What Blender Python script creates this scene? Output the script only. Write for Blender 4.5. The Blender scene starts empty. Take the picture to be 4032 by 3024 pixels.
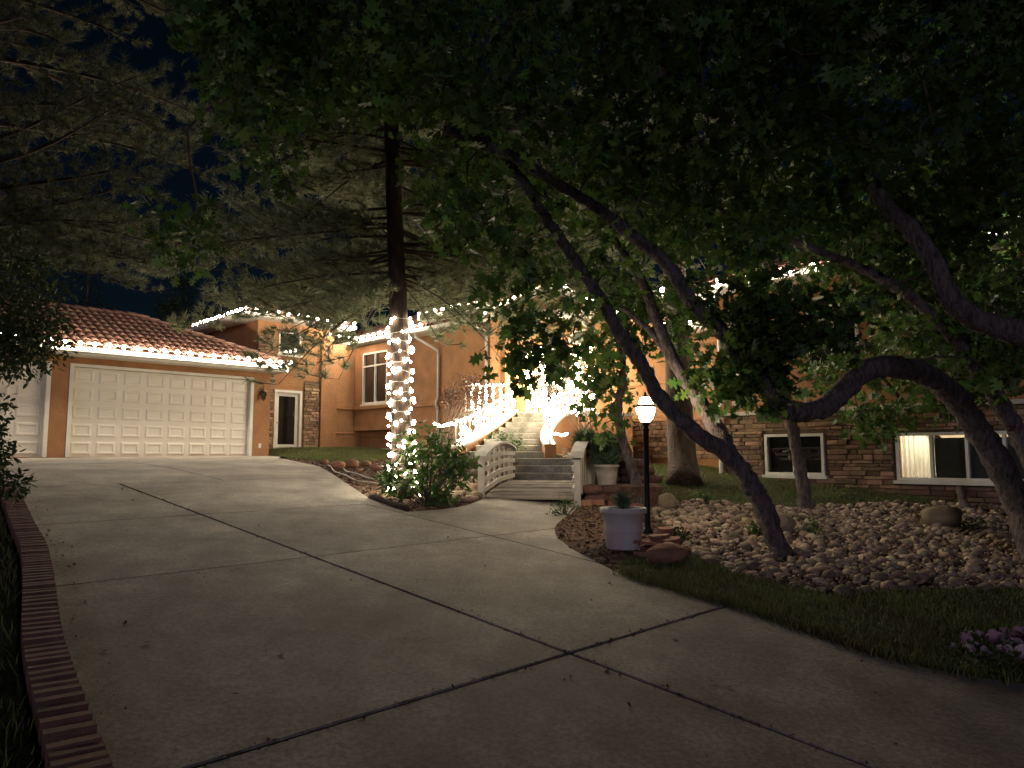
import bpy, bmesh, math, random
import numpy as np
from mathutils import Vector, Matrix
from math import sin, cos, radians, pi, sqrt, atan2
random.seed(7); rng = np.random.default_rng(7)
SC = bpy.context.scene; COL = SC.collection

# ------------------------------------------------------------------ camera, sky, light, exposure
F, CX, CY, PITCH, H = 2912.0, 2016.0, 1512.0, radians(5.6), 1.6
cd = bpy.data.cameras.new('camera'); cam = bpy.data.objects.new('camera', cd); COL.objects.link(cam)
cam.location = (0, 0, H); cam.rotation_euler = (pi/2 + PITCH, 0, 0)
cd.sensor_width = 36; cd.lens = 26.0; cd.clip_start = .05; cd.clip_end = 1500
SC.camera = cam
W = bpy.data.worlds.new('World'); SC.world = W; W.use_nodes = True
nt = W.node_tree; bg = nt.nodes['Background']
sky = nt.nodes.new('ShaderNodeTexSky'); sky.sky_type = 'NISHITA'; sky.sun_disc = False
SUN_EL, SUN_AZ = radians(9), radians(192)
sky.sun_elevation = SUN_EL; sky.sun_rotation = SUN_AZ; sky.ozone_density = 4; sky.air_density = 1.0; sky.dust_density = 0
nt.links.new(sky.outputs[0], bg.inputs[0]); bg.inputs[1].default_value = 0.0009
sd = bpy.data.lights.new('moon', 'SUN'); so = bpy.data.objects.new('moon', sd); COL.objects.link(so)
sd.energy = .18; sd.angle = radians(12); sd.color = (.80, .74, 1.0)
dirn = Vector((sin(SUN_AZ)*cos(SUN_EL), cos(SUN_AZ)*cos(SUN_EL), sin(SUN_EL)))
so.rotation_euler = dirn.to_track_quat('Z', 'Y').to_euler()
SC.view_settings.view_transform = 'Standard'; SC.view_settings.look = 'None'
SC.view_settings.exposure = 1.0; SC.view_settings.gamma = 1.0
SC.render.engine = 'CYCLES'
SC.cycles.use_denoising = True; SC.cycles.use_adaptive_sampling = True; SC.cycles.adaptive_threshold = .003; SC.cycles.use_light_tree = True
SC.cycles.max_bounces = 6; SC.cycles.diffuse_bounces = 3; SC.cycles.glossy_bounces = 3
SC.cycles.transparent_max_bounces = 8; SC.cycles.transmission_bounces = 4
SC.cycles.sample_clamp_indirect = 3.0; SC.cycles.caustics_reflective = False; SC.cycles.caustics_refractive = False

# ------------------------------------------------------------------ geometry helpers
S2 = sqrt(.5); K = 4032/2212
def ray(px, py):
    x = (px-CX)/F; up = (CY-py)/F
    return Vector((x, cos(PITCH)-up*sin(PITCH), sin(PITCH)+up*cos(PITCH)))
def at(x, y, Y):
    "point at distance Y on the sight line of a spot of the 2212 px wide view"
    r = ray(x*K, y*K); t = Y/r.y
    return Vector((r.x*t, Y, H+r.z*t))
def sstep(x, a, b):
    t = min(1, max(0, (x-a)/(b-a))); return t*t*(3-2*t)
def gprof(s):
    if s < -8: return -.776
    if s < 11.6: return .097*s
    if s < 17.6:
        t = s-11.6; return .097*11.6+.097*t-(.082)/12*t*t
    if s < 30: return 1.4612+.015*(s-17.6)
    return 1.647
def gz(x, y):
    a = S2*(x+y); b = S2*(y-x)
    z = gprof(b)+.009*max(-20, min(30, a))
    z += .2*sstep(a, 12.8, 16.2)*(1-sstep(b, 10, 13))
    z += .2*sstep(b, 19.5, 22.5)*sstep(a, 11.2, 12.2)*(1-sstep(a, 18, 22))
    return z
def gp(x, y, dz=0):
    r = ray(x*K, y*K); t = 1.0
    while t < 60:
        if H+r.z*t < gz(r.x*t, r.y*t): break
        t += .02
    X, Y = r.x*t, r.y*t
    return Vector((X, Y, gz(X, Y)+dz))
def hp(a, b, z): return Vector((S2*(a-b), S2*(a+b), z))
def ab(v): return S2*(v.x+v.y), S2*(v.y-v.x)

class MB:
    def __init__(s): s.v = []; s.f = []
    def add(s, vs, fs):
        n = len(s.v); s.v += [tuple(v) for v in vs]; s.f += [tuple(i+n for i in f) for f in fs]; return s
    def pts8(s, p):   # 4 bottom, 4 top
        return s.add(p, [(3,2,1,0),(4,5,6,7),(0,1,5,4),(1,2,6,5),(2,3,7,6),(3,0,4,7)])
    def hbox(s, a0, a1, b0, b1, z0, z1):
        return s.pts8([hp(a0,b0,z0),hp(a1,b0,z0),hp(a1,b1,z0),hp(a0,b1,z0),hp(a0,b0,z1),hp(a1,b0,z1),hp(a1,b1,z1),hp(a0,b1,z1)])
    def box(s, x0, x1, y0, y1, z0, z1):
        return s.pts8([(x0,y0,z0),(x1,y0,z0),(x1,y1,z0),(x0,y1,z0),(x0,y0,z1),(x1,y0,z1),(x1,y1,z1),(x0,y1,z1)])
    def beam(s, p, q, w, h, up=(0,0,1)):
        p, q = Vector(p), Vector(q); d = (q-p).normalized(); r = d.cross(Vector(up)).normalized(); u = r.cross(d)
        c = [(-1,-1),(1,-1),(1,1),(-1,1)]
        P = [p+r*w/2*i+u*h/2*j for i,j in c]; Q = [q+r*w/2*i+u*h/2*j for i,j in c]
        return s.add(P+Q, [(0,1,2,3),(7,6,5,4),(0,4,5,1),(1,5,6,2),(2,6,7,3),(3,7,4,0)])
    def tube(s, pts, rad, seg=8, cap=True, wob=0):
        pts = [Vector(p) for p in pts]; n = len(pts)
        if not hasattr(rad, '__len__'): rad = [rad]*n
        d0 = (pts[1]-pts[0]).normalized(); ref = Vector((0,0,1)) if abs(d0.z) < .9 else Vector((1,0,0))
        u = d0.cross(ref).normalized(); vs = []; fs = []
        for i in range(n):
            d = (pts[min(i+1,n-1)]-pts[max(i-1,0)]).normalized()
            u = (u-d*u.dot(d)).normalized(); w = d.cross(u)
            for k in range(seg):
                a = 2*pi*k/seg; r = rad[i]*(1+wob*(random.random()-.5))
                vs.append(pts[i]+u*cos(a)*r+w*sin(a)*r)
        for i in range(n-1):
            for k in range(seg):
                k2 = (k+1)%seg; fs.append((i*seg+k, i*seg+k2, (i+1)*seg+k2, (i+1)*seg+k))
        if cap: fs += [tuple(range(seg-1,-1,-1)), tuple((n-1)*seg+k for k in range(seg))]
        return s.add(vs, fs)
    def lathe(s, c, prof, seg=16):
        vs = []; fs = []; n = len(prof)
        for r, z in prof:
            for k in range(seg):
                a = 2*pi*k/seg; vs.append((c[0]+r*cos(a), c[1]+r*sin(a), c[2]+z))
        for i in range(n-1):
            for k in range(seg):
                k2 = (k+1)%seg; fs.append((i*seg+k, i*seg+k2, (i+1)*seg+k2, (i+1)*seg+k))
        return s.add(vs, fs)
    def mesh(s, name, smooth=False):
        me = bpy.data.meshes.new(name); me.from_pydata(s.v, [], s.f); me.update()
        if smooth: me.polygons.foreach_set('use_smooth', [True]*len(me.polygons))
        return me

WL = {}
def wloc(o): return WL[o.name] if o is not None else Vector((0,0,0))
def tag(o, label=None, cat=None, group=None, kind=None):
    for k, v in (('label',label),('category',cat),('group',group),('kind',kind)):
        if v: o[k] = v
    return o
def empty(name, loc, label=None, cat=None, group=None, kind=None):
    o = bpy.data.objects.new(name, None); COL.objects.link(o); o.location = loc; o.empty_display_size = .1
    WL[o.name] = Vector(loc); return tag(o, label, cat, group, kind)
def inst(name, me, loc, parent=None, rot=None, scale=None):
    o = bpy.data.objects.new(name, me); COL.objects.link(o); o.parent = parent
    o.location = Vector(loc)-wloc(parent); WL[o.name] = Vector(loc)
    if rot is not None: o.rotation_euler = rot
    if scale is not None: o.scale = scale if hasattr(scale,'__len__') else (scale,)*3
    return o
def mk(name, mb, mat, parent=None, smooth=False, loc=None, bevel=0, **kw):
    "mesh given in world coordinates -> object with its origin at its base"
    V = np.array(mb.v, dtype=float)
    if loc is None: loc = Vector(((V[:,0].min()+V[:,0].max())/2, (V[:,1].min()+V[:,1].max())/2, V[:,2].min()))
    m2 = MB(); m2.v = [tuple(q) for q in V-np.array(loc)]; m2.f = mb.f
    me = m2.mesh(name, smooth); me.materials.append(mat)
    o = inst(name, me, loc, parent)
    if bevel:
        md = o.modifiers.new('bevel','BEVEL'); md.width = bevel; md.segments = 2; md.limit_method = 'ANGLE'
    return tag(o, **kw)
def npmesh(name, V, T, mat, smooth=False):
    me = bpy.data.meshes.new(name); V = np.asarray(V, dtype=np.float32); T = np.asarray(T, dtype=np.int32)
    me.vertices.add(len(V)); me.vertices.foreach_set('co', V.ravel())
    me.loops.add(T.size); me.loops.foreach_set('vertex_index', T.ravel())
    me.polygons.add(len(T)); me.polygons.foreach_set('loop_start', np.arange(0, T.size, 3, dtype=np.int32))
    if smooth: me.polygons.foreach_set('use_smooth', np.ones(len(T), dtype=bool))
    me.update(calc_edges=True); me.materials.append(mat); return me
def rand_rot(n, tilt=None):
    q = rng.normal(size=(n,4)); q /= np.linalg.norm(q,axis=1)[:,None]
    w,x,y,z = q.T
    return np.stack([np.stack([1-2*(y*y+z*z),2*(x*y-z*w),2*(x*z+y*w)],1),np.stack([2*(x*y+z*w),1-2*(x*x+z*z),2*(y*z-x*w)],1),np.stack([2*(x*z-y*w),2*(y*z+x*w),1-2*(x*x+y*y)],1)],1)
def frames(dirs):
    "rotation matrices whose local Z follows dirs, random spin"
    d = dirs/np.linalg.norm(dirs,axis=1)[:,None]
    h = rng.normal(size=d.shape); x = np.cross(h,d); x /= np.linalg.norm(x,axis=1)[:,None]; y = np.cross(d,x)
    return np.stack([x,y,d],2)
def scatter(V, T, R, P, Sc):
    "copies of a small mesh: rotations R, places P, sizes Sc -> one big vertex and triangle array"
    n = len(P); V = np.asarray(V); T = np.asarray(T)
    Sc = np.asarray(Sc)
    vv = np.einsum('nij,kj->nki', R, V)*(Sc[:,None,None] if Sc.ndim==1 else Sc[:,None,:])+P[:,None,:]
    tt = T[None]+(np.arange(n)*len(V))[:,None,None]
    return vv.reshape(-1,3), tt.reshape(-1,3)
def inpoly(x, y, poly):
    r = np.zeros(len(x), dtype=bool); n = len(poly)
    for i in range(n):
        x1,y1 = poly[i][:2]; x2,y2 = poly[(i+1)%n][:2]
        c = ((y1>y)!=(y2>y)) & (x < (x2-x1)*(y-y1)/((y2-y1) or 1e-9)+x1); r ^= c
    return r
def smooth_line(pts, n=4):
    "Catmull-Rom through points"
    P = [Vector(p) for p in pts]; P = [P[0]*2-P[1]]+P+[P[-1]*2-P[-2]]; out = []
    for i in range(1, len(P)-2):
        for k in range(n):
            t = k/n; a,b,c,d = P[i-1:i+3]
            out.append(.5*((2*b)+(c-a)*t+(2*a-5*b+4*c-d)*t*t+(3*b-a-3*c+d)*t**3))
    return out+[P[-2]]

# ------------------------------------------------------------------ materials
def material(name, col, col2=None, rough=.7, scale=8, bump=0, bscale=60, vary=0, emit=None, spec=.4, metal=0, coord='Object', detail=6, stain=None, transl=0, stretch=None, bdist=.01):
    m = bpy.data.materials.new(name); m.use_nodes = True; n = m.node_tree; L = n.links.new
    b = n.nodes['Principled BSDF']; b.inputs['Roughness'].default_value = rough; b.inputs['Specular IOR Level'].default_value = spec; b.inputs['Metallic'].default_value = metal
    tc = n.nodes.new('ShaderNodeTexCoord'); src = tc.outputs[coord]
    if coord == 'World':
        src = None
    if stretch:
        mp = n.nodes.new('ShaderNodeMapping'); mp.inputs['Scale'].default_value = stretch; L(src, mp.inputs[0]); src = mp.outputs[0]
    no = n.nodes.new('ShaderNodeTexNoise'); no.inputs['Scale'].default_value = scale; no.inputs['Detail'].default_value = detail; L(src, no.inputs['Vector'])
    cr = n.nodes.new('ShaderNodeValToRGB'); c2 = col2 or tuple(c*.7 for c in col)
    cr.color_ramp.elements[0].position = .3; cr.color_ramp.elements[1].position = .7
    cr.color_ramp.elements[0].color = (*c2,1); cr.color_ramp.elements[1].color = (*col,1); L(no.outputs['Fac'], cr.inputs[0]); out = cr.outputs[0]
    if stain:
        n2 = n.nodes.new('ShaderNodeTexNoise'); n2.inputs['Scale'].default_value = stain[1]; n2.inputs['Detail'].default_value = 5; L(src, n2.inputs['Vector'])
        r2 = n.nodes.new('ShaderNodeMapRange'); r2.inputs[1].default_value=.4; r2.inputs[2].default_value=.65; r2.inputs[3].default_value = stain[2]; r2.inputs[4].default_value=1; L(n2.outputs['Fac'], r2.inputs[0])
        mx = n.nodes.new('ShaderNodeMix'); mx.data_type='RGBA'; mx.inputs[6].default_value=(*stain[0],1); L(out, mx.inputs[7]); L(r2.outputs[0], mx.inputs[0]); out = mx.outputs[2]
    if vary:
        oi = n.nodes.new('ShaderNodeObjectInfo'); ge = n.nodes.new('ShaderNodeNewGeometry'); ad = n.nodes.new('ShaderNodeMath'); ad.operation='ADD'; fr = n.nodes.new('ShaderNodeMath'); fr.operation='FRACT'
        L(oi.outputs['Random'], ad.inputs[0]); L(ge.outputs['Random Per Island'], ad.inputs[1]); L(ad.outputs[0], fr.inputs[0])
        mr = n.nodes.new('ShaderNodeMapRange'); mr.inputs[3].default_value = 1-vary; mr.inputs[4].default_value = 1+vary; L(fr.outputs[0], mr.inputs[0])
        f2 = n.nodes.new('ShaderNodeMath'); f2.operation='MULTIPLY'; f2.inputs[1].default_value=7.31; L(fr.outputs[0], f2.inputs[0]); f3 = n.nodes.new('ShaderNodeMath'); f3.operation='FRACT'; L(f2.outputs[0], f3.inputs[0])
        hu = n.nodes.new('ShaderNodeMapRange'); hu.inputs[3].default_value=.5-vary*.05; hu.inputs[4].default_value=.5+vary*.05; L(f3.outputs[0], hu.inputs[0])
        hs = n.nodes.new('ShaderNodeHueSaturation'); L(out, hs.inputs['Color']); L(mr.outputs[0], hs.inputs['Value']); L(hu.outputs[0], hs.inputs['Hue']); out = hs.outputs[0]
    L(out, b.inputs['Base Color'])
    if bump:
        bn = n.nodes.new('ShaderNodeTexNoise'); bn.inputs['Scale'].default_value = bscale; bn.inputs['Detail'].default_value = 5; L(src, bn.inputs['Vector'])
        bp = n.nodes.new('ShaderNodeBump'); bp.inputs['Strength'].default_value = bump; bp.inputs['Distance'].default_value = bdist; L(bn.outputs['Fac'], bp.inputs['Height']); L(bp.outputs[0], b.inputs['Normal'])
    if emit:
        b.inputs['Emission Color'].default_value = (*emit[0],1); b.inputs['Emission Strength'].default_value = emit[1]
    if transl:
        tr = n.nodes.new('ShaderNodeBsdfTranslucent'); L(out, tr.inputs[0]); ms = n.nodes.new('ShaderNodeMixShader'); ms.inputs[0].default_value = transl
        L(b.outputs[0], ms.inputs[1]); L(tr.outputs[0], ms.inputs[2]); L(ms.outputs[0], n.nodes['Material Output'].inputs[0])
    return m
def glass(name, tint=(.9,.95,.95)):
    m = bpy.data.materials.new(name); m.use_nodes = True; n = m.node_tree; n.nodes.remove(n.nodes['Principled BSDF'])
    t = n.nodes.new('ShaderNodeBsdfTransparent'); t.inputs[0].default_value = (*tint,1); g = n.nodes.new('ShaderNodeBsdfGlossy'); g.inputs['Roughness'].default_value = .01
    fr = n.nodes.new('ShaderNodeFresnel'); fr.inputs[0].default_value = 1.55; mx = n.nodes.new('ShaderNodeMixShader')
    n.links.new(fr.outputs[0], mx.inputs[0]); n.links.new(t.outputs[0], mx.inputs[1]); n.links.new(g.outputs[0], mx.inputs[2]); n.links.new(mx.outputs[0], n.nodes['Material Output'].inputs[0]); return m
M = {}
M['concrete'] = material('concrete', (.50,.45,.395), (.385,.345,.30), .85, 1.1, .25, 90, vary=.10, stain=((.34,.285,.235), 2.3, .5), detail=12)
def weather(m, speck=.16, crack=True):
    "fine speckle, tyre-dark patches and hairline cracks over a concrete material"
    n=m.node_tree; L=n.links.new; b=n.nodes['Principled BSDF']; src=b.inputs['Base Color'].links[0].from_socket
    geo=n.nodes.new('ShaderNodeNewGeometry'); pos=geo.outputs['Position']
    def mulv(val,a):
        nonlocal src
        mx=n.nodes.new('ShaderNodeMix'); mx.data_type='RGBA'; mx.blend_type='MULTIPLY'; mx.inputs[0].default_value=1; L(src,mx.inputs[6]); L(val,mx.inputs[7]); src=mx.outputs[2]
    def rng_(val,i0,i1,o0,o1):
        r=n.nodes.new('ShaderNodeMapRange'); r.inputs[1].default_value=i0; r.inputs[2].default_value=i1; r.inputs[3].default_value=o0; r.inputs[4].default_value=o1; L(val,r.inputs[0]); return r.outputs[0]
    for sc,lo,hi,o in ((130,.35,.68,1-speck*1.9),(34,.36,.64,.70),(.9,.38,.62,.72),(3.5,.4,.66,.86)):
        t=n.nodes.new('ShaderNodeTexNoise'); t.inputs['Scale'].default_value=sc; t.inputs['Detail'].default_value=4; L(pos,t.inputs['Vector']); mulv(rng_(t.outputs['Fac'],lo,hi,o,1.12),0)
    v=n.nodes.new('ShaderNodeTexVoronoi'); v.inputs['Scale'].default_value=5.5; L(pos,v.inputs['Vector']); mulv(rng_(v.outputs['Distance'],.03,.09,.62,1.0),0)
    if crack:
        w=n.nodes.new('ShaderNodeTexNoise'); w.inputs['Scale'].default_value=2.2; w.inputs['Detail'].default_value=6; L(pos,w.inputs['Vector'])
        ad=n.nodes.new('ShaderNodeMix'); ad.data_type='VECTOR'; ad.inputs[0].default_value=.22; L(pos,ad.inputs[4]); L(w.outputs['Color'],ad.inputs[5])
        c=n.nodes.new('ShaderNodeTexVoronoi'); c.feature='DISTANCE_TO_EDGE'; c.inputs['Scale'].default_value=.42; L(ad.outputs[1],c.inputs['Vector']); mulv(rng_(c.outputs['Distance'],0,.003,.84,1.0),0)
    L(src,b.inputs['Base Color'])
weather(M['concrete'])
M['step_concrete'] = material('step_concrete', (.5,.46,.38), (.36,.33,.27), .85, 4, .25, 60, vary=.08, stain=((.16,.15,.12), 3, .5))
weather(M['step_concrete'],.14,False)
M['soil'] = material('soil', (.06,.042,.03), (.03,.02,.014), .95, 7, .8, 30, bdist=.03)
M['mulch'] = material('mulch', (.15,.085,.055), (.06,.035,.022), .95, 14, 1, 45, bdist=.03)
M['chip'] = material('chip', (.26,.15,.09), (.13,.075,.045), .9, 20, vary=.45)
M['turf'] = material('turf', (.035,.05,.016), (.02,.022,.01), .95, 9, .8, 60, bdist=.02)
M['grass'] = material('grass', (.12,.165,.045), (.105,.09,.038), .7, 1.6, vary=.5, transl=.3)
M['brick'] = material('brick', (.25,.135,.105), (.16,.085,.065), .9, 14, .5, 70, vary=.16)
M['stucco'] = material('stucco', (.42,.215,.10), (.31,.155,.07), .92, 2.6, .8, 26, bdist=.025, stain=((.25,.125,.06), 2.0, .5))
M['white'] = material('white_paint', (.74,.72,.66), (.66,.64,.58), .5, 3, .05, 40, stain=((.5,.47,.4), 4, .75))
M['door_white'] = material('garage_door_paint', (.74,.70,.62), (.69,.65,.57), .45, 2, .05, 60)
M['cap_white'] = material('white_coping', (.55,.52,.44), (.42,.38,.32), .8, 4, .2, 40)
M['tile'] = material('clay_tile', (.27,.145,.105), (.18,.095,.068), .85, 9, .3, 40, vary=.24)
M['tile_pan'] = material('clay_tile_pan', (.13,.06,.042), (.08,.04,.028), .9, 9, .3, 40)
M['ledge'] = material('ledgestone', (.36,.235,.15), (.19,.12,.08), .9, 9, .7, 35, vary=.5)
M['mortar'] = material('mortar', (.13,.09,.065), (.08,.055,.04), .95, 12, .4, 60)
M['sand_block'] = material('sandstone_block', (.22,.125,.09), (.12,.068,.05), .95, 6, .8, 25, vary=.25)
M['flag'] = material('flagstone', (.36,.18,.11), (.2,.1,.065), .9, 5, .7, 25, vary=.3)
M['cobble'] = material('river_cobble', (.40,.30,.205), (.19,.145,.105), .75, 7, .3, 40, vary=.6)
M['boulder'] = material('boulder', (.34,.27,.17), (.2,.15,.1), .9, 5, .8, 22, vary=.15)
M['wood_white'] = material('painted_wood', (.56,.53,.48), (.45,.42,.37), .65, 5, .25, 50, stain=((.33,.28,.23), 7, .7))
M['deck'] = material('weathered_deck', (.36,.31,.24), (.22,.19,.15), .85, 3, .4, 40, vary=.2, stretch=(.6,8,8))
M['pine_bark'] = material('pine_bark', (.095,.062,.045), (.035,.024,.018), .95, 3.5, 1, 9, stretch=(2.2,2.2,.5), bdist=.05)
M['oak_bark'] = material('oak_bark', (.20,.16,.15), (.055,.044,.044), .95, 9, 1, 22, stretch=(2.5,2.5,.8), bdist=.06)
M['twig'] = material('twig', (.09,.065,.048), (.05,.036,.027), .9, 10)
M['oak_leaf'] = material('oak_leaf', (.085,.15,.036), (.055,.10,.024), .5, 2.5, vary=.5, transl=.48)
M['needle'] = material('pine_needle', (.29,.32,.19), (.21,.235,.135), .6, 3, vary=.4, transl=.5)
M['needle_shaded'] = material('shaded_pine_needle', (.14,.16,.09), (.095,.11,.06), .6, 3, vary=.4, transl=.4)  # shade put into the colour: dimmed copy of the needles for the left pine
M['shrub_leaf'] = material('shrub_leaf', (.075,.15,.032), (.05,.105,.022), .45, 3, vary=.4, transl=.3)
M['plum_leaf'] = material('plum_leaf', (.16,.085,.06), (.10,.055,.036), .6, 3, vary=.4, transl=.3)
M['herb'] = material('rosemary', (.10,.16,.085), (.06,.10,.055), .7, 4, vary=.35)
M['dark_leaf'] = material('dark_leaf', (.045,.07,.02), (.03,.045,.014), .7, 3, vary=.35, transl=.2)
M['petal_pink'] = material('petal_pink', (.30,.18,.28), (.22,.12,.20), .6, 9, vary=.3, transl=.3)
M['petal_white'] = material('petal_pale', (.38,.30,.37), (.3,.22,.3), .6, 9, vary=.2, transl=.3)
M['terracotta_white'] = material('white_planter', (.60,.57,.55), (.5,.47,.45), .65, 5, .1, 30, stain=((.4,.36,.32), 3, .75))
M['planter_cream'] = material('cream_planter', (.55,.50,.40), (.42,.38,.3), .7, 5, .15, 30, stain=((.33,.29,.22), 3, .7))
M['iron'] = material('black_metal', (.016,.015,.015), (.01,.01,.01), .45, 8, .05, 30, metal=.5)
M['rail_white'] = material('rail_metal', (.6,.56,.48), (.5,.46,.4), .5, 8)
M['bronze'] = material('bronze', (.16,.10,.06), (.09,.055,.035), .45, 8, metal=.7)
M['wire'] = material('light_wire', (.55,.5,.4), (.4,.37,.3), .6, 9)
M['hose'] = material('hose', (.42,.38,.30), (.34,.3,.24), .5, 9)
M['timber'] = material('old_timber', (.085,.055,.042), (.045,.03,.022), .95, 4, .8, 20, stretch=(1,6,6))
M['plastic'] = material('outlet_plastic', (.75,.73,.68), None, .4)
M['dry_leaf'] = material('dry_leaf', (.13,.075,.035), (.08,.045,.022), .9, 9, vary=.4)
M['dark_glass'] = material('dark_glass', (.012,.013,.014), (.008,.008,.009), .02, 3, spec=.9)
M['glass'] = glass('clear_glass')
M['curtain'] = material('curtain', (.8,.76,.68), (.74,.7,.62), .9, 5, transl=.55)
M['room'] = material('room_paint', (.6,.52,.4), (.56,.48,.37), .9, 3)
M['shade'] = material('roller_shade', (.10,.085,.07), (.08,.07,.058), .9, 3)
WARM = (1.0, .86, .66)
M['bulb'] = material('lit_bulb', (1,.9,.7), None, .4, emit=(WARM, 190))
M['mini'] = material('lit_mini_bulb', (1,.9,.7), None, .4, emit=((1,.86,.62), 50))
M['tree_bulb'] = material('lit_tree_bulb', (1,.9,.7), None, .4, emit=((1,.87,.66), 27))
M['lamp_glow'] = material('lamp_glow', (1,.9,.7), None, .4, emit=((1,.80,.54), 80))
M['sconce_glow'] = material('sconce_glow', (1,.8,.4), None, .4, emit=((1,.70,.30), 320))
M['room_lamp'] = material('room_lamp', (1,.9,.7), None, .4, emit=((1,.84,.64), 120))

for _k in ('bulb','mini','tree_bulb','lamp_glow','sconce_glow','room_lamp'): M[_k].cycles.emission_sampling = 'FRONT'
def V2(l): return [gp(x,y) for x,y in l]
def sheet(name, poly, mat, dz=0.0, step=.5, parent=None, thick=0, gapcut=None, **kw):
    "flat region (world xy outline) cut to a grid and laid on the ground"
    bm = bmesh.new(); vs = [bm.verts.new((p[0],p[1],0)) for p in poly]; bm.faces.new(vs)
    bmesh.ops.triangulate(bm, faces=bm.faces[:])
    if gapcut:
        for co, no in gapcut:
            bmesh.ops.bisect_plane(bm, geom=bm.verts[:]+bm.edges[:]+bm.faces[:], plane_co=co, plane_no=no, clear_outer=True)
        if not bm.faces: bm.free(); return None
    xs = [v.co.x for v in bm.verts]; ys = [v.co.y for v in bm.verts]
    for lo, hi, no in ((min(xs),max(xs),(1,0,0)),(min(ys),max(ys),(0,1,0))):
        k = math.ceil(lo/step)*step
        while k < hi:
            bmesh.ops.bisect_plane(bm, geom=bm.verts[:]+bm.edges[:]+bm.faces[:], plane_co=Vector(no)*k, plane_no=no); k += step
    if thick:
        ret = bmesh.ops.extrude_face_region(bm, geom=bm.faces[:]); ev = [g for g in ret['geom'] if isinstance(g,bmesh.types.BMVert)]; evs = set(ev)
        for v in bm.verts: v.co.z = gz(v.co.x,v.co.y)+dz-(0 if v in evs else thick)
    else:
        for v in bm.verts: v.co.z = gz(v.co.x,v.co.y)+dz
    bmesh.ops.recalc_face_normals(bm, faces=bm.faces[:])
    if not thick and bm.faces and sum(f.normal.z for f in bm.faces) < 0: bmesh.ops.reverse_faces(bm, faces=bm.faces[:])
    bm.verts.index_update(); mb = MB(); mb.v = [tuple(v.co) for v in bm.verts]; mb.f = [tuple(v.index for v in f.verts) for f in bm.faces]; bm.free()
    return mk(name, mb, mat, parent, **kw)

# ------------------------------------------------------------------ ground
def lines(lo, hi, flo, fhi, fs, cs):
    return sorted(set([round(lo+i*cs,3) for i in range(int((flo-lo)/cs)+1)]+[round(flo+i*fs,3) for i in range(int((fhi-flo)/fs)+1)]+[round(fhi+i*cs,3) for i in range(int((hi-fhi)/cs)+1)]))
ga, gb = lines(-200,240,-8,24,.4,8), lines(-160,240,-4,28,.4,8)
mb = MB(); na = len(ga)
for b in gb:
    for a in ga:
        p = hp(a,b,0); mb.v.append((p.x,p.y,gz(p.x,p.y)-.06))
for j in range(len(gb)-1):
    for i in range(na-1): mb.f.append((j*na+i, j*na+i+1, (j+1)*na+i+1, (j+1)*na+i))
mk('ground', mb, M['soil'], smooth=True, kind='structure', label='dark bare soil under the whole garden')

# driveway: slabs cut by the joints, laid out in the house's own axes
left_edge = [(.2,-4),(.6,0),(1.07,3.4),(1.3,5),(1.60,6.5),(1.82,7.7),(1.97,8.86),(2.18,10.4),(2.3,12),(1.6,14.5),(.4,17),(-.2,21.6)]
drive_poly = [hp(a,b,0) for a,b in left_edge]+[hp(10.95,21.6,0),hp(10.6,20.2,0)]
drive_right = V2([(600,990),(640,997),(690,1008),(745,1042),(800,1078),(880,1106),(950,1101),(1005,1093),(1040,1079)]) + V2([(1262,1076),(1238,1105),(1206,1128),(1197,1142),(1203,1160),(1235,1186),(1285,1212),(1335,1238),(1400,1262),(1500,1290),(1610,1320),(1750,1370),(1900,1420),(2060,1455),(2212,1478)])
drive_poly += drive_right+[hp(7.5,-.5,0),hp(10,-4,0)]
drive = empty('driveway', hp(3.7,8,gz(*hp(3.7,8,0)[:2])), kind='structure', label='wide pale concrete driveway of joined slabs rising to the garage')
M['filler'] = material('joint_filler', (.012,.011,.011), None, .9)
sheet('joint_filler', drive_poly, M['filler'], -.014, .6, drive)
JA = [-5,3.72,6.05,30]; JB = [-6,.1,3.2,6.4,9.0,12.0,15.9,30]
def slab_cell(a0,a1,b0,b1):
    w = lambda a,m: .02 if a in m else .011
    u = Vector((S2,S2,0)); v = Vector((-S2,S2,0))
    c = [(hp(a0+w(a0,(3.72,)),0,0),-u),(hp(a1-w(a1,(3.72,)),0,0),u),(hp(0,b0+w(b0,(3.2,)),0),-v),(hp(0,b1-w(b1,(3.2,)),0),v)]
    sheet('slab', drive_poly, M['concrete'], 0, .6, drive, .09, c)
for j in range(len(JB)-1):
    b0,b1 = JB[j],JB[j+1]
    aa = JA if b1 <= 9.05 and b0 > 3 else [-5,3.72,30] if b1 <= 12.1 else [-5,5.3,8.4,30]
    for i in range(len(aa)-1): slab_cell(aa[i],aa[i+1],b0,b1)

# brick edging on the left: soldier course
be = empty('brick_edging', hp(1.6,6.5,gz(*hp(1.6,6.5,0)[:2])), 'low red brick soldier course edging the driveway beside dark grass', 'edging')
el = smooth_line([(a,b,0) for a,b in left_edge[:10]], 30)
mb = MB(); mb.box(-.1,.1,-.031,.031,-.06,.07); brick_me = mb.mesh('brick'); brick_me.materials.append(M['brick'])
d = 0; last = el[0]; acc = 0
for p in el[1:]:
    acc += (p-last).length
    if acc >= .076:
        acc = 0; t = (p-last).normalized(); ang = atan2(t.y,t.x)-pi/2
        c = Vector((p.x-.11, p.y, 0)); w = hp(c.x,c.y,0); w.z = gz(w.x,w.y)+random.uniform(-.006,.004)
        inst('brick', brick_me, w, be, (random.gauss(0,.012),random.gauss(0,.012),ang+pi/4+random.gauss(0,.02)))
    last = p
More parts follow.
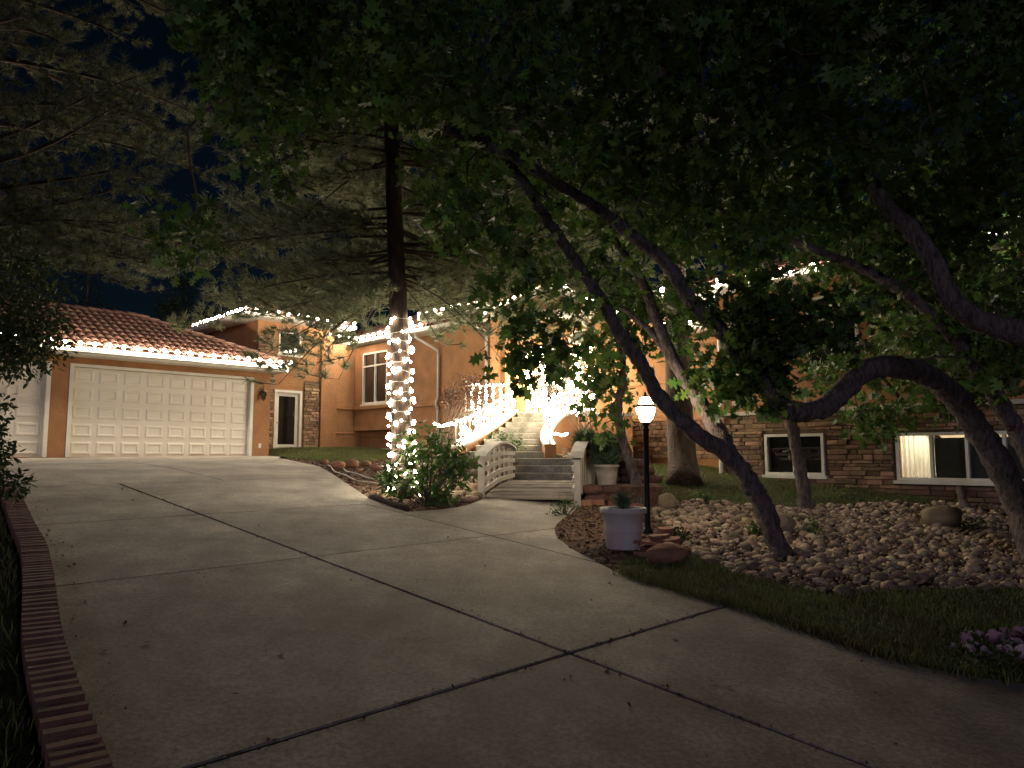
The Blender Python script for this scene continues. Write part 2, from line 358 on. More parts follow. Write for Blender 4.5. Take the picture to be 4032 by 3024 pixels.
# dirt along the bricks
# ------------------------------------------------------------------ planted areas
front_lawn = V2([(1335,1238),(1400,1262),(1500,1290),(1610,1320),(1750,1370),(1900,1420),(2060,1455),(2212,1478)])+[hp(7.5,-.5,0),hp(12,-1,0)]+V2([(2400,1285),(2200,1270),(2000,1272),(1800,1280),(1700,1262),(1600,1240),(1540,1215),(1490,1195),(1430,1205),(1345,1208)])
rock_bed = V2([(1405,1090),(1450,1083),(1550,1088),(1700,1098),(1800,1090),(1900,1088),(2100,1090),(2300,1095)])+[hp(15.5,0.5,0)]+V2([(2400,1285),(2200,1272),(2000,1274),(1800,1282),(1700,1265),(1600,1243),(1540,1218),(1490,1197),(1472,1160),(1420,1125)])
mid_lawn = V2([(1395,1075),(1405,1090),(1450,1083),(1550,1088),(1700,1098),(1800,1090),(1900,1088),(2100,1090),(2300,1095)])+[hp(17,0.5,0),hp(17,9,0),hp(18.2,13,0),hp(14,10.2,0)]
strip_lawn = [hp(11.1,21.2,0),hp(11.1,23.8,0),hp(15.7,23.8,0),hp(15.2,20.2,0),hp(12.6,17.6,0)]+V2([(840,992),(740,1000),(640,992)])
pine_bed = V2([(600,990),(640,997),(690,1008),(745,1042),(800,1078),(880,1106),(950,1101),(1005,1093),(1040,1079)])+[hp(10.3,10.9,0),hp(12,13.5,0),hp(14.5,16.2,0),hp(15.2,20.2,0),hp(12.6,17.6,0)]+V2([(840,992),(740,1000),(640,992)])
pot_bed = V2([(1262,1076),(1238,1105),(1206,1128),(1197,1142),(1203,1160),(1235,1186),(1285,1212),(1335,1238),(1345,1208),(1430,1205),(1490,1195),(1472,1160),(1420,1125),(1405,1090),(1395,1075)])
left_bed = [hp(a-.24,b,0) for a,b in left_edge[:11]]+[hp(-6,18,0),hp(-12,5,0),hp(-5,-6,0)]
sheet('front_lawn', front_lawn, M['turf'], -.01, kind='structure', label='dark front lawn between driveway and river cobbles')
sheet('rock_bed_soil', rock_bed, M['soil'], -.035, kind='structure', label='soil beneath the river cobbles')
sheet('back_lawn', mid_lawn, M['turf'], -.01, kind='structure', label='green lawn strip along the stone base of the house')
sheet('side_lawn', strip_lawn, M['turf'], 0.0, kind='structure', label='narrow lawn in front of the glazed side door')
sheet('mulch_bed', pine_bed, M['mulch'], -.012, kind='structure', label='reddish mulch bed round the lit pine trunk')
sheet('planting_bed', pot_bed, M['mulch'], -.012, kind='structure', label='mulch bed round lamp post and white planter')
sheet('side_bed', left_bed, M['turf'], -.02, 1.0, kind='structure', label='dark ground left of the brick edging')

def pts_in(poly, dens):
    P = np.array([(p[0],p[1]) for p in poly]); lo, hi = P.min(0), P.max(0)
    n = int(dens*np.prod(hi-lo)); q = rng.random((n,2))*(hi-lo)+lo
    return q[inpoly(q[:,0],q[:,1],[tuple(r) for r in P])]
def grass_on(name, poly, dens, h, label, far=None, q=None):
    q = pts_in(poly, dens) if q is None else q
    if far: q = q[np.hypot(q[:,0],q[:,1]) < far]
    cl = np.sin(q[:,0]*3.1+np.sin(q[:,1]*2.3)*2)*np.cos(q[:,1]*2.7+q[:,0]); keep = rng.random(len(q)) < .72+.3*cl; q = q[keep]
    z = np.array([gz(x,y) for x,y in q])-.012; P = np.column_stack([q,z]); n = len(P)
    V = np.array([(-.0045,0,0),(.0045,0,0),(.003,.012,.55),(-.003,.012,.55),(0,.07,1.0)]); T = np.array([(0,1,2),(0,2,3),(3,2,4)])
    ang = rng.random(n)*2*pi; tx = rng.normal(0,.28,n); ty = rng.normal(0,.28,n)
    d = np.column_stack([tx,ty,np.ones(n)]); R = frames(d)
    hs = h*rng.uniform(.5,1.25,n)
    V2_ = V.copy(); 
    vv = np.einsum('nij,nkj->nki', R, np.repeat(V2_[None],n,0)*np.stack([np.full(n,1.0),hs*6,hs],1)[:,None,:])+P[:,None,:]
    tt = T[None]+(np.arange(n)*5)[:,None,None]
    me = npmesh(name, vv.reshape(-1,3), tt.reshape(-1,3), M['grass'])
    return tag(inst(name, me, (0,0,0)), label, 'grass', None, 'stuff')
grass_on('grass', front_lawn, 2600, .055, 'short grass of the front lawn beside the driveway', 11)
grass_on('grass', mid_lawn, 1500, .065, 'short grass in front of the ledgestone house base')
grass_on('grass', strip_lawn, 1500, .08, 'lit grass strip below the glazed side door')
grass_on('grass', left_bed, 450, .10, 'dark unmown grass left of the brick edging', 13)

edge=smooth_line(V2([(1335,1238),(1400,1262),(1500,1290),(1610,1320),(1750,1370),(1900,1420),(2060,1455),(2212,1478)]),12); eq=[]
for p,r in zip(edge,edge[1:]):
    dd=(r-p); nn=Vector((-dd.y,dd.x,0)).normalized()
    for _ in range(int(dd.length*900)):
        c=p.lerp(r,random.random())+nn*random.gauss(.03,.05); eq.append((c.x,c.y))
grass_on('grass', None, 0, .10, 'shaggy grass tufts overhanging the driveway edge', q=np.array(eq))
# mulch chips and dry leaves
def chips(name, poly, dens, label, size=(.02,.05)):
    q = pts_in(poly, dens); n = len(q); z = np.array([gz(x,y) for x,y in q])-.005
    V = np.array([(-.5,-.16,0),(.5,-.2,.03),(.45,.17,0),(-.45,.2,.05)]); T = np.array([(0,1,2),(0,2,3)])
    d = np.column_stack([rng.normal(0,.35,n),rng.normal(0,.35,n),np.ones(n)])
    v,t = scatter(V,T,frames(d),np.column_stack([q,z]),rng.uniform(*size,n)*1.6)
    return tag(inst(name, npmesh(name,v,t,M['chip']),(0,0,0)), label, 'mulch', None, 'stuff')
chips('bark_chips', pine_bed, 330, 'bark chips strewn round the lit pine trunk')
chips('bark_chips', pot_bed, 420, 'bark chips strewn round the lamp post bed')

# ------------------------------------------------------------------ cobbles and boulders
def blob(seg=8, rings=4, amp=.13, flat=1.0, seed=0):
    r = random.Random(seed); vs = [(0,0,-flat)]; fs = []
    for i in range(1, rings):
        th = pi*i/rings
        for k in range(seg):
            a = 2*pi*k/seg; q = 1+r.uniform(-amp,amp); vs.append((sin(th)*cos(a)*q, sin(th)*sin(a)*q, -cos(th)*flat*q))
    vs.append((0,0,flat)); n = len(vs)-1
    for k in range(seg):
        k2 = (k+1)%seg; fs.append((0,1+k2,1+k))
        for i in range(rings-2):
            p = 1+i*seg; fs += [(p+k,p+k2,p+seg+k2),(p+k,p+seg+k2,p+seg+k)]
        p = 1+(rings-2)*seg; fs.append((p+k,p+k2,n))
    return np.array(vs), np.array(fs)
cob = [blob(8,4,.14,1,i) for i in range(9)]
cob_me = [npmesh('cobble', v, f, M['cobble'], True) for v,f in cob]
rb = empty('cobble_bed', gp(1800,1180), 'bed of rounded tan and grey river cobbles under the leaning oaks', 'cobbles')
q = pts_in(rock_bed, 205); keep = rng.random(len(q)) < .93; q = q[keep]
dist = np.hypot(q[:,0],q[:,1]); size = rng.gamma(4,.0090,len(q)).clip(.016,.09); 
vis = (np.abs(q[:,0]/q[:,1]) < .69); score = np.where(vis, size/dist, 0); order = np.argsort(-score)
rest = [[] for _ in cob]
for rank, i in enumerate(order):
    x,y = q[i]; s = size[i]; sc = (s*random.uniform(.85,1.5), s*random.uniform(.8,1.1), s*random.uniform(.5,.75)); z = gz(x,y)-.03+sc[2]*.45+random.uniform(0,.035)
    rot = (random.gauss(0,.25),random.gauss(0,.25),random.uniform(0,6.28))
    if rank < 300: inst('cobble', random.choice(cob_me), (x,y,z), rb, rot, sc)
    else: rest[i%9].append((Vector((x,y,z)),rot,sc))
from mathutils import Euler
vv=[];tt=[];off=0
for k,l in enumerate(rest):
    for p,r,s in l:
        mt = Matrix.Translation(p)@Euler(r).to_matrix().to_4x4()@Matrix.Diagonal((*s,1)); A = np.array(mt)
        v = cob[k][0]@A[:3,:3].T+A[:3,3]; vv.append(v); tt.append(cob[k][1]+off); off += len(v)
o = inst('small_cobbles', npmesh('small_cobbles', np.concatenate(vv)-np.array(wloc(rb)), np.concatenate(tt), M['cobble'], True), wloc(rb), rb); o['kind']='stuff'

def litter(name, P, size, mat, label, kind_cat):
    n=len(P); d=np.column_stack([rng.normal(0,.5,n),rng.normal(0,.5,n),np.ones(n)*.6])
    v,t=scatter(np.array([(-.4,-.25,0),(.45,-.2,.06),(.4,.24,0),(-.42,.2,.08),(0,.02,-.05)]),np.array([(0,1,4),(1,2,4),(2,3,4),(3,0,4)]),frames(d),P,size)
    return tag(inst(name,npmesh(name,v,t,M[mat]),(0,0,0)),label,kind_cat,None,'stuff')
q=pts_in(rock_bed,48); litter('leaf_litter',np.column_stack([q,[gz(x,y)+random.uniform(.01,.06) for x,y in q]]),rng.uniform(.03,.075,len(q)),'dry_leaf','dry leaf litter caught between the river cobbles','leaf litter')
G=[]
for p in el[::3]:
    for _ in range(4):
        w=hp(p.x+abs(random.gauss(0,.10))+.02,p.y+random.uniform(-.1,.1),0); G.append((w.x,w.y,gz(w.x,w.y)+.006))
for _ in range(900):
    jj=random.random()
    if jj<.45: w=hp(3.72+random.gauss(0,.03),random.uniform(0,12),0)
    elif jj<.7: w=hp(random.uniform(1.2,5.8),3.2+random.gauss(0,.03),0)
    else: w=hp(random.uniform(1.5,6),random.uniform(1,14),0)
    G.append((w.x,w.y,gz(w.x,w.y)+.004))
G=np.array(G); litter('grit',G,rng.gamma(2,.006,len(G)).clip(.004,.035),'dry_leaf','fine grit and leaf crumbs along the driveway joints and bricks','grit')
def boulder(px, py, w, d, h, label, seed, mat='boulder', name='boulder', sink=.15, group=None, rz=None):
    p = gp(px,py) if py is not None else px
    v,f = blob(14,8,.07,1,seed); r = random.Random(seed)
    ph = [r.uniform(0,6) for _ in range(6)]
    v = v*(1+.10*np.sin(v[:,[0]]*3+ph[0])*np.cos(v[:,[1]]*3+ph[1])+.06*np.sin(v[:,[2]]*5+ph[2]+v[:,[0]]*4))
    v = v*np.array([w/2,d/2,h*.55]); v[:,2] += h*.55*(1-sink)-h*.05
    o = inst(name, npmesh(name,v,f,M[mat],True), p, None, (0,0,rz if rz is not None else seed*1.3))
    return tag(o, label, 'rock', group)
boulder(2035,1138,.62,.5,.36,'large rounded tan boulder among the cobbles near the serpentine oak',3,rz=.1)
boulder(1682,1148,.5,.36,.26,'pale boulder behind the foot of the leaning oak',5,rz=.2)
boulder(1440,1100,.34,.3,.26,'squarish boulder at the edge of lawn and cobbles',8,rz=.3)

# ------------------------------------------------------------------ house helpers
U3 = Vector((S2,S2,0)); V3 = Vector((-S2,S2,0)); UP = Vector((0,0,1))
class Fr:
    def __init__(s, o, x, n): s.o, s.x, s.n = Vector(o), Vector(x), Vector(n)
    def p(s, x, z, out=0): return s.o+s.x*x+s.n*out+UP*z
    def box(s, mb, x0, x1, z0, z1, o0, o1):
        return mb.pts8([s.p(x0,z0,o1),s.p(x1,z0,o1),s.p(x1,z0,o0),s.p(x0,z0,o0),s.p(x0,z1,o1),s.p(x1,z1,o1),s.p(x1,z1,o0),s.p(x0,z1,o0)])
    def ang(s): return atan2(s.x.y, s.x.x)
def FB(b): return Fr(hp(0,b,0), U3, -V3)      # x = a
def FA(a): return Fr(hp(a,0,0), -V3, -U3)     # x = -b
def wall(fr, x0, x1, z0, z1, opens=(), t=.25, out=0):
    mb = MB(); xs = sorted({x0,x1,*[o[0] for o in opens],*[o[1] for o in opens]}); zs = sorted({z0,z1,*[o[2] for o in opens],*[o[3] for o in opens]})
    for i in range(len(xs)-1):
        for j in range(len(zs)-1):
            cx, cz = (xs[i]+xs[i+1])/2, (zs[j]+zs[j+1])/2
            if any(o[0]<cx<o[1] and o[2]<cz<o[3] for o in opens): continue
            fr.box(mb, xs[i], xs[i+1], zs[j], zs[j+1], out-t, out)
    return mb
def window(parent, fr, x0, x1, z0, z1, cols=2, bars=None, pane='dark_glass', sill=True, rec=.06, fw=.06, name='window', frame='white', out=0, label=None):
    mb = MB(); o0, o1 = out-rec-.03, out+.025
    fr.box(mb,x0,x1,z1-fw,z1,o0,o1); fr.box(mb,x0,x1,z0,z0+fw,o0,o1); fr.box(mb,x0,x0+fw,z0+fw,z1-fw,o0,o1); fr.box(mb,x1-fw,x1,z0+fw,z1-fw,o0,o1)
    cw = (x1-x0-fw)/cols; edges = [x0+fw/2+cw*i for i in range(cols+1)]
    for e in edges[1:-1]: fr.box(mb,e-fw*.45,e+fw*.45,z0+fw,z1-fw,o0,o1-.01)
    if bars:
        for zb in bars: fr.box(mb,x0+fw,x1-fw,zb-.025,zb+.025,o0,o1-.015)
    w = mk(name, mb, M[frame], parent)
    if label: w['label'] = label
    zz = [z0]+list(bars or [])+[z1]
    for i in range(cols):
        for j in range(len(zz)-1):
            m2 = MB(); fr.box(m2, edges[i]+fw*.4, edges[i+1]-fw*.4, zz[j]+.02, zz[j+1]-.02, out-rec-.006, out-rec); mk('pane', m2, M[pane], w)
    if sill:
        m2 = MB(); fr.box(m2, x0-.06, x1+.06, z0-.07, z0-.004, out-.05, out+.07); mk('sill', m2, M['white' if frame=='white' else frame], w)
    return w
# a ledgestone: box with a chipped face, unit size, face towards -Y
def ledge_mesh(seed):
    r = random.Random(seed); j = lambda k: r.uniform(-k,k)
    o = [(-.5,.5,-.5),(.5,.5,-.5),(.5,.5,.5),(-.5,.5,.5)]
    m = [(-.5+j(.02),-.25,-.5+j(.04)),(.5+j(.02),-.25,-.5+j(.04)),(.5+j(.02),-.25,.5+j(.04)),(-.5+j(.02),-.25,.5+j(.04))]
    f = [(x*r.uniform(.86,.97), -.5+j(.14), z*r.uniform(.66,.9)) for x,_,z in m]
    mb = MB(); mb.v = o+m+f
    mb.f = [(8,9,10,11)]
    for k in range(4):
        k2 = (k+1)%4; mb.f += [(4+k,4+k2,8+k2,8+k),(k,k2,4+k2,4+k)]
    me = mb.mesh('stone'); me.materials.append(M['ledge']); return me
LEDGE = [ledge_mesh(i) for i in range(8)]
STONES = []
def ledgestone(fr, x0, x1, z0, z1, opens=(), parent=None, seed=1, out=0, hr=(.055,.12), wr=(.13,.42)):
    r = random.Random(seed); z = z0
    while z < z1-.02:
        h = min(r.uniform(*hr), z1-z); x = x0-r.uniform(0,.2)
        if z1-z-h < .03: h = z1-z
        while x < x1-.03:
            w = r.uniform(*wr); a, b = max(x,x0), min(x+w,x1); x += w
            segs = [(a,b)]
            for o in opens:
                if z+h*.5 > o[2] and z+h*.5 < o[3]:
                    ns = []
                    for s,e in segs:
                        if e <= o[0] or s >= o[1]: ns.append((s,e))
                        else:
                            if s < o[0]: ns.append((s,o[0]))
                            if e > o[1]: ns.append((o[1],e))
                    segs = ns
            for s,e in segs:
                if e-s < .05: continue
                d = r.uniform(.05,.10); STONES.append((fr.p((s+e)/2, z+h/2, out+d/2-.02), (e-s-.008, d, h-.008), fr.ang(), parent, r.randrange(8)))
        z += h
def place_stones():
    by = {}
    for s in STONES: by.setdefault(s[3].name, []).append(s)
    for l in by.values():
        sc = lambda s: -(s[1][0]*s[1][2])**.5/s[0].y*(1 if abs(s[0].x/s[0].y) < .7 else 0)
        l.sort(key=sc); vv = []; tt = []; off = 0; par = l[0][3]
        for i,(p,s,ang,pa,k) in enumerate(l):
            if i < 300: inst('stone', LEDGE[k], p, pa, (0,0,ang), s)
            else:
                A = np.array(Matrix.Translation(p)@Matrix.Rotation(ang,4,'Z')@Matrix.Diagonal((*s,1)))
                me = LEDGE[k]; v = np.array([tuple(q.co) for q in me.vertices])@A[:3,:3].T+A[:3,3]; vv.append(v)
                for f in me.polygons:
                    q = list(f.vertices); tt += [(q[0]+off,q[1]+off,q[2]+off),(q[0]+off,q[2]+off,q[3]+off)]
                off += len(v)
        if vv:
            o = inst('small_stones', npmesh('small_stones', np.concatenate(vv)-np.array(wloc(par)), tt, M['ledge']), wloc(par), par); o['kind']='stuff'
# clay barrel tile, axis along +Y (up the slope), unit metres
def tile_mesh(r0=.125, r1=.10, L=.46, seg=6, name='roof_tile'):
    vs = []; fs = []
    for (r,y,zo) in ((r0,0,.03),(r1,L,0)):
        for k in range(seg+1):
            a = pi*k/seg; vs.append((-r*cos(a), y, r*sin(a)*.8+zo))
    for k in range(seg+1):
        a = pi*k/seg; vs.append((-(r0-.02)*cos(a), 0.0, (r0-.02)*sin(a)*.8+.03))
    n = seg+1
    for k in range(seg): fs += [(k,k+1,n+k+1,n+k),(2*n+k,2*n+k+1,k+1,k)]
    mb = MB(); mb.v = vs; mb.f = fs; me = mb.mesh(name, True); me.materials.append(M['tile']); return me
TILE = tile_mesh(.105,.085); CAPTILE = tile_mesh(.15,.125,.48,6,'ridge_tile')
def basis(xv, yv):
    x = Vector(xv).normalized(); y = Vector(yv).normalized(); z = x.cross(y).normalized(); x = y.cross(z)
    return Matrix((x,y,z)).transposed().to_euler()
def tile_slope(parent, e0, e1, up, length, inside, col=.225, row=.40, cap=300, name='roof_tile'):
    "rows of barrel tiles from eave e0-e1 up the slope vector"
    e0, e1, up = Vector(e0), Vector(e1), Vector(up).normalized(); xd = (e1-e0); w = xd.length; xd.normalize(); rot = basis(xd, up); nz = xd.cross(up).normalized()
    L = []
    for j in range(int(length/row)+1):
        for i in range(int(w/col)+1):
            x, y = i*col+col/2, j*row
            if not inside(x, y+row*.4): continue
            p = e0+xd*x+up*(y-.04)+nz*.02; L.append(p)
    L.sort(key=lambda p: p.y if abs(p.x/p.y) < .7 else 999)
    me = TILE; base = np.array([tuple(v.co) for v in me.vertices]); R = np.array(rot.to_matrix()); vv=[];tt=[];off=0
    for k,p in enumerate(L):
        p = p+nz*random.uniform(0,.008)
        if k < cap: inst(name, me, p, parent, rot)
        else:
            vv.append(base@R.T+np.array(p)-np.array(wloc(parent)))
            for f in me.polygons: q=list(f.vertices); tt += [(q[0]+off,q[1]+off,q[2]+off),(q[0]+off,q[2]+off,q[3]+off)]
            off += len(base)
    if vv:
        o = inst('far_roof_tiles', npmesh('far_roof_tiles', np.concatenate(vv), tt, M['tile'], True), wloc(parent), parent); o['kind']='stuff'
def ridge_tiles(parent, p, q, step=.36, name='ridge_tile'):
    p, q = Vector(p), Vector(q); d = q-p; n = int(d.length/step); side = d.cross(UP).normalized(); rot = basis(side, d)
    for i in range(n): inst(name, CAPTILE, p+d*(i/n)+UP*.03, parent, rot)

# ------------------------------------------------------------------ garage
GB = 21.69; fg = FB(GB); GZ = 1.6
gar = empty('garage', hp(5,25,1.5), 'terracotta stucco garage with white panelled doors and clay tile hip roof', 'garage')
D1 = (5.47,10.35,GZ-.02,3.95); D0 = (2.1,4.90,GZ-.02,3.95)
mb = wall(fg, -3, 10.98, 1.3, 4.28, [D0,D1]); mk('wall', mb, M['stucco'], gar)
mb = MB(); mb.hbox(10.73,10.98,GB+.25,27.4,1.3,4.28); mk('side_wall', mb, M['stucco'], gar)
mb = MB(); mb.hbox(-3,10.73,27.2,27.4,1.3,4.28); mb.hbox(-3,-2.8,GB+.25,27.2,1.3,4.28); mk('back_wall', mb, M['stucco'], gar)
mb = MB(); mb.v=[(-.5,0,-.5),(.5,0,-.5),(.5,0,.5),(-.5,0,.5),(-.44,-.014,-.42),(.44,-.014,-.42),(.44,-.014,.42),(-.44,-.014,.42),(-.36,-.014,-.32),(.36,-.014,-.32),(.36,-.014,.32),(-.36,-.014,.32),(-.32,-.001,-.26),(.32,-.001,-.26),(.32,-.001,.26),(-.32,-.001,.26)]
for k in range(4):
    k2=(k+1)%4; mb.f += [(k,k2,4+k2,4+k),(4+k,4+k2,8+k2,8+k),(8+k,8+k2,12+k2,12+k)]
mb.f.append((12,13,14,15)); PAN = mb.mesh('panel'); PAN.materials.append(M['door_white'])
def garage_door(x0,x1,z0,z1,cols,label):
    mb = MB(); rows=5; h=(z1-z0)/rows
    for r in range(rows):
        fg.box(mb,x0,x1,z0+h*r+.008,z0+h*(r+1)-.004,-.20,-.15); fg.box(mb,x0,x1,z0+h*r-.004,z0+h*r+.008,-.20,-.162)
    g = mk('garage_door', mb, M['door_white'], gar); g['label']=label
    cw=(x1-x0)/cols
    for r in range(rows):
        for c in range(cols):
            inst('panel', PAN, fg.p(x0+cw*(c+.5), z0+h*(r+.5), -.147), g, (0,0,fg.ang()), (cw*.80,1.6,h*.72))
    mb = MB(); t=.075
    fg.box(mb,x0-t,x0+.02,z0,z1,-.14,.02); fg.box(mb,x1-.02,x1+t,z0,z1,-.14,.02); fg.box(mb,x0-t,x1+t,z1,z1+t,-.14,.022)
    mk('door_trim', mb, M['white'], gar)
garage_door(*D1, 8, 'wide white double garage door of raised panels')
garage_door(*D0, 4, 'narrower white single garage door of raised panels')
# roof
EZ, EB, EA, RB, RZ = 4.40, 21.08, 11.25, 24.5, 5.92
RA = EA-(RB-EB); bk = 2*RB-EB; LA = -3.6
e0,e1,r0,r1,k0,k1 = hp(LA,EB,EZ),hp(EA,EB,EZ),hp(LA,RB,RZ),hp(RA,RB,RZ),hp(LA,bk,EZ),hp(EA,bk,EZ)
lo = [p-UP*.1 for p in (e0,e1,k1,k0)]
mb = MB(); mb.add([e0,e1,r1,r0],[(0,1,2,3)]); mb.add([e1,k1,r1],[(0,1,2)]); mb.add([k1,k0,r0,r1],[(0,1,2,3)]); mb.add([e0,e1,k1,k0,*lo],[(0,4,5,1),(1,5,6,2),(2,6,7,3),(7,6,5,4)])
groof = mk('roof', mb, M['tile_pan'], gar); groof['label']='clay barrel tile hip roof'
upv = hp(0,RB-EB,RZ-EZ); sl = upv.length; wid = (e1-e0).length
tile_slope(groof, hp(1.5,EB,EZ), hp(EA,EB,EZ), upv, sl-.1, lambda x,y: x < (EA-1.5)-(y/sl)*(EA-RA)-.05)
ridge_tiles(groof, e1, r1, .36, 'hip_tile'); ridge_tiles(groof, hp(1.0,RB,RZ), r1+(r1-r0).normalized()*.1)
mb = MB(); mb.hbox(LA,EA-.05,EB-.1,EB+.0,EZ-.14,EZ-.01); mk('gutter', mb, M['white'], gar, bevel=.015)
mb = MB(); mb.hbox(LA,EA-.1,EB+.012,GB-.003,EZ-.2,EZ-.12); mk('soffit', mb, M['white'], gar)
mb = MB(); mb.hbox(EA-.1,EA-.0,EB+.012,27.6,EZ-.2,EZ-.12); mk('side_fascia', mb, M['white'], gar)
# outlet
mb = MB(); fg.box(mb,10.63,10.72,1.86,2.0,.003,.03); tag(mk('outlet_box', mb, M['plastic'], bevel=.008), 'small white outlet cover low on the garage wall', 'outlet')
# coach lantern on the garage wall
c = fg.p(10.68,3.42,.16); ln = empty('wall_lantern', c, 'unlit bronze coach lantern on the wall beside the garage door', 'lantern')
mb = MB(); fg.box(mb,10.63,10.73,3.5,3.72,.002,.03); mk('back_plate', mb, M['bronze'], ln)
mb = MB(); mb.tube(smooth_line([fg.p(10.68,3.62,.03),fg.p(10.68,3.74,.09),fg.p(10.68,3.76,.15),fg.p(10.68,3.70,.16)],4),.012,6); mk('arm', mb, M['bronze'], ln)
mb = MB(); mb.lathe(c,[(.005,.27),(.02,.25),(.03,.22),(.085,.17),(.09,.155)],8); mk('cap', mb, M['bronze'], ln)
mb = MB(); mb.lathe(c,[(.082,.15),(.085,.1),(.05,-.06),(.045,-.07)],8); mk('lantern_glass', mb, M['dark_glass'], ln)
mb = MB(); mb.lathe(c,[(.05,-.065),(.03,-.09),(.005,-.12)],8)
for k in range(4):
    a = k*pi/2+.4; mb.tube([c+Vector((.087*cos(a),.087*sin(a),.15)),c+Vector((.09*cos(a),.09*sin(a),.1)),c+Vector((.053*cos(a),.053*sin(a),-.065))],.006,4)
mk('cage', mb, M['bronze'], ln)

# ------------------------------------------------------------------ house
house = empty('house', hp(17,16,1.2), 'terracotta stucco house with ledgestone base, white trim and clay tile roofs', 'house')
TB = 23.9; ft = FB(TB)
dr = (12.25,13.30,1.78,3.92); tw = (12.34,13.20,5.18,6.0)
mk('wall', wall(ft, 11.57, 14.55, 1.2, 6.3, [dr,tw]), M['stucco'], house)
mb = MB(); mb.hbox(11.57,11.82,TB+.25,29,1.2,6.3); mk('wall', mb, M['stucco'], house)
mk('wall', wall(ft, 14.55, 15.85, 1.2, 5.75), M['stucco'], house)
def mould(fr,*bs):
    for b in bs:
        mb = MB(); fr.box(mb,*b); mk('moulding', mb, M['stucco'], house, bevel=.02)
mould(ft,(14.63,15.8,3.34,3.5,.003,.09),(14.63,15.8,2.42,2.50,.003,.05))
mb = MB(); ft.box(mb,13.98,14.62,1.3,5.72,.003,.16); mk('pilaster', mb, M['stucco'], house)
mb = MB(); ft.box(mb,11.57,12.2,1.5,4.3,.002,.02); ft.box(mb,13.36,13.97,1.5,4.3,.002,.02); ft.box(mb,11.57,12.2,4.3,5.75,.002,.02); sv = mk('stone_veneer', mb, M['mortar'], house)
ledgestone(ft, 11.57, 12.2, 1.5, 5.75, parent=sv, seed=3, out=.02); ledgestone(ft, 13.36, 13.97, 1.5, 4.2, parent=sv, seed=4, out=.02)
# side door with a tall glass panel
mb = MB(); t=.09
ft.box(mb,dr[0],dr[0]+t,dr[2],dr[3],-.16,.03); ft.box(mb,dr[1]-t,dr[1],dr[2],dr[3],-.16,.03); ft.box(mb,dr[0],dr[1],dr[3]-t,dr[3],-.16,.032); mk('door_frame', mb, M['white'], house)
mb = MB(); x0,x1 = dr[0]+t,dr[1]-t
ft.box(mb,x0,x0+.12,dr[2]+.02,dr[3]-t,-.13,-.08); ft.box(mb,x1-.12,x1,dr[2]+.02,dr[3]-t,-.13,-.08); ft.box(mb,x0+.12,x1-.12,dr[2]+.02,dr[2]+.24,-.13,-.08); ft.box(mb,x0+.12,x1-.12,dr[3]-t-.12,dr[3]-t,-.13,-.08)
sdoor = mk('side_door', mb, M['white'], house); sdoor['label']='white side door with a full-height glass panel'
mb = MB(); ft.box(mb,x0+.12,x1-.12,dr[2]+.24,dr[3]-t-.12,-.112,-.1); mk('pane', mb, M['dark_glass'], sdoor)
mb = MB(); mb.tube([ft.p(x0+.06,2.78,-.08),ft.p(x0+.06,2.78,-.03),ft.p(x0+.15,2.78,-.03)],.012,6); mk('handle', mb, M['bronze'], sdoor)
window(house, ft, *tw, cols=1, label='small white framed upper window')
# tower roof
def hip_roof(name, a0,a1,b0,b1,z,pitch,t=.12,tiles=None,fas=True,soffit=True):
    w,dp = a1-a0,b1-b0; h = min(w,dp)/2; rz = z+h*pitch
    if w >= dp: r = [hp(a0+h,b0+h,rz),hp(a1-h,b0+h,rz)]; q=[(0,1,5,4),(1,2,5),(2,3,4,5),(3,0,4)]
    else: r = [hp(a0+h,b0+h,rz),hp(a0+h,b1-h,rz)]; q=[(0,1,4),(1,2,5,4),(2,3,5),(3,0,4,5)]
    e = [hp(a0,b0,z),hp(a1,b0,z),hp(a1,b1,z),hp(a0,b1,z)]
    mb = MB(); mb.add(e+r,q); o = mk(name, mb, M['tile_pan'], house)
    mb = MB(); mb.hbox(a0+.01,a1-.01,b0+.01,b1-.01,z-.14,z-.012); mk('soffit', mb, M['white'], house)
    g = MB()
    for (p,q2) in ((e[0],e[1]),(e[3],e[0])):
        dd=(q2-p).normalized(); n = dd.cross(UP); g.beam(p+n*.06-UP*.075,q2+n*.06-UP*.075,.1,.12)
    mk('gutter', g, M['white'], house)
    ridge_tiles(o, e[0], r[0], .38, 'hip_tile')
    if (r[1]-r[0]).length > .5: ridge_tiles(o, r[0], r[1], .38)
    if w >= dp: ridge_tiles(o, e[1], r[1], .38, 'hip_tile')
    # tiles on the two faces turned to the drive
    sl = sqrt(h*h+(h*pitch)**2)
    front_in = (lambda x,y: y*h/sl < x < w-y*h/sl) if True else None
    left_in = lambda x,y: y*h/sl < x < dp-y*h/sl
    tile_slope(o, e[0], e[1], hp(0,h,h*pitch), sl, front_in, cap=tiles or 0)
    tile_slope(o, e[3], e[0], hp(h,0,h*pitch), sl, left_in, cap=tiles or 0)
    return o
hip_roof('tower_roof', 10.95,15.1,23.35,29.5,6.42,.42,tiles=60)
# main roofs
hip_roof('main_roof', 15.2,24.5,15.0,30,5.9,.40,tiles=40)
hip_roof('bay_roof', 14.75,22,15.6,19.0,6.14,.42,tiles=60)
hip_roof('wing_roof', 15.5,25,-4,10.3,5.62,.40,tiles=40)
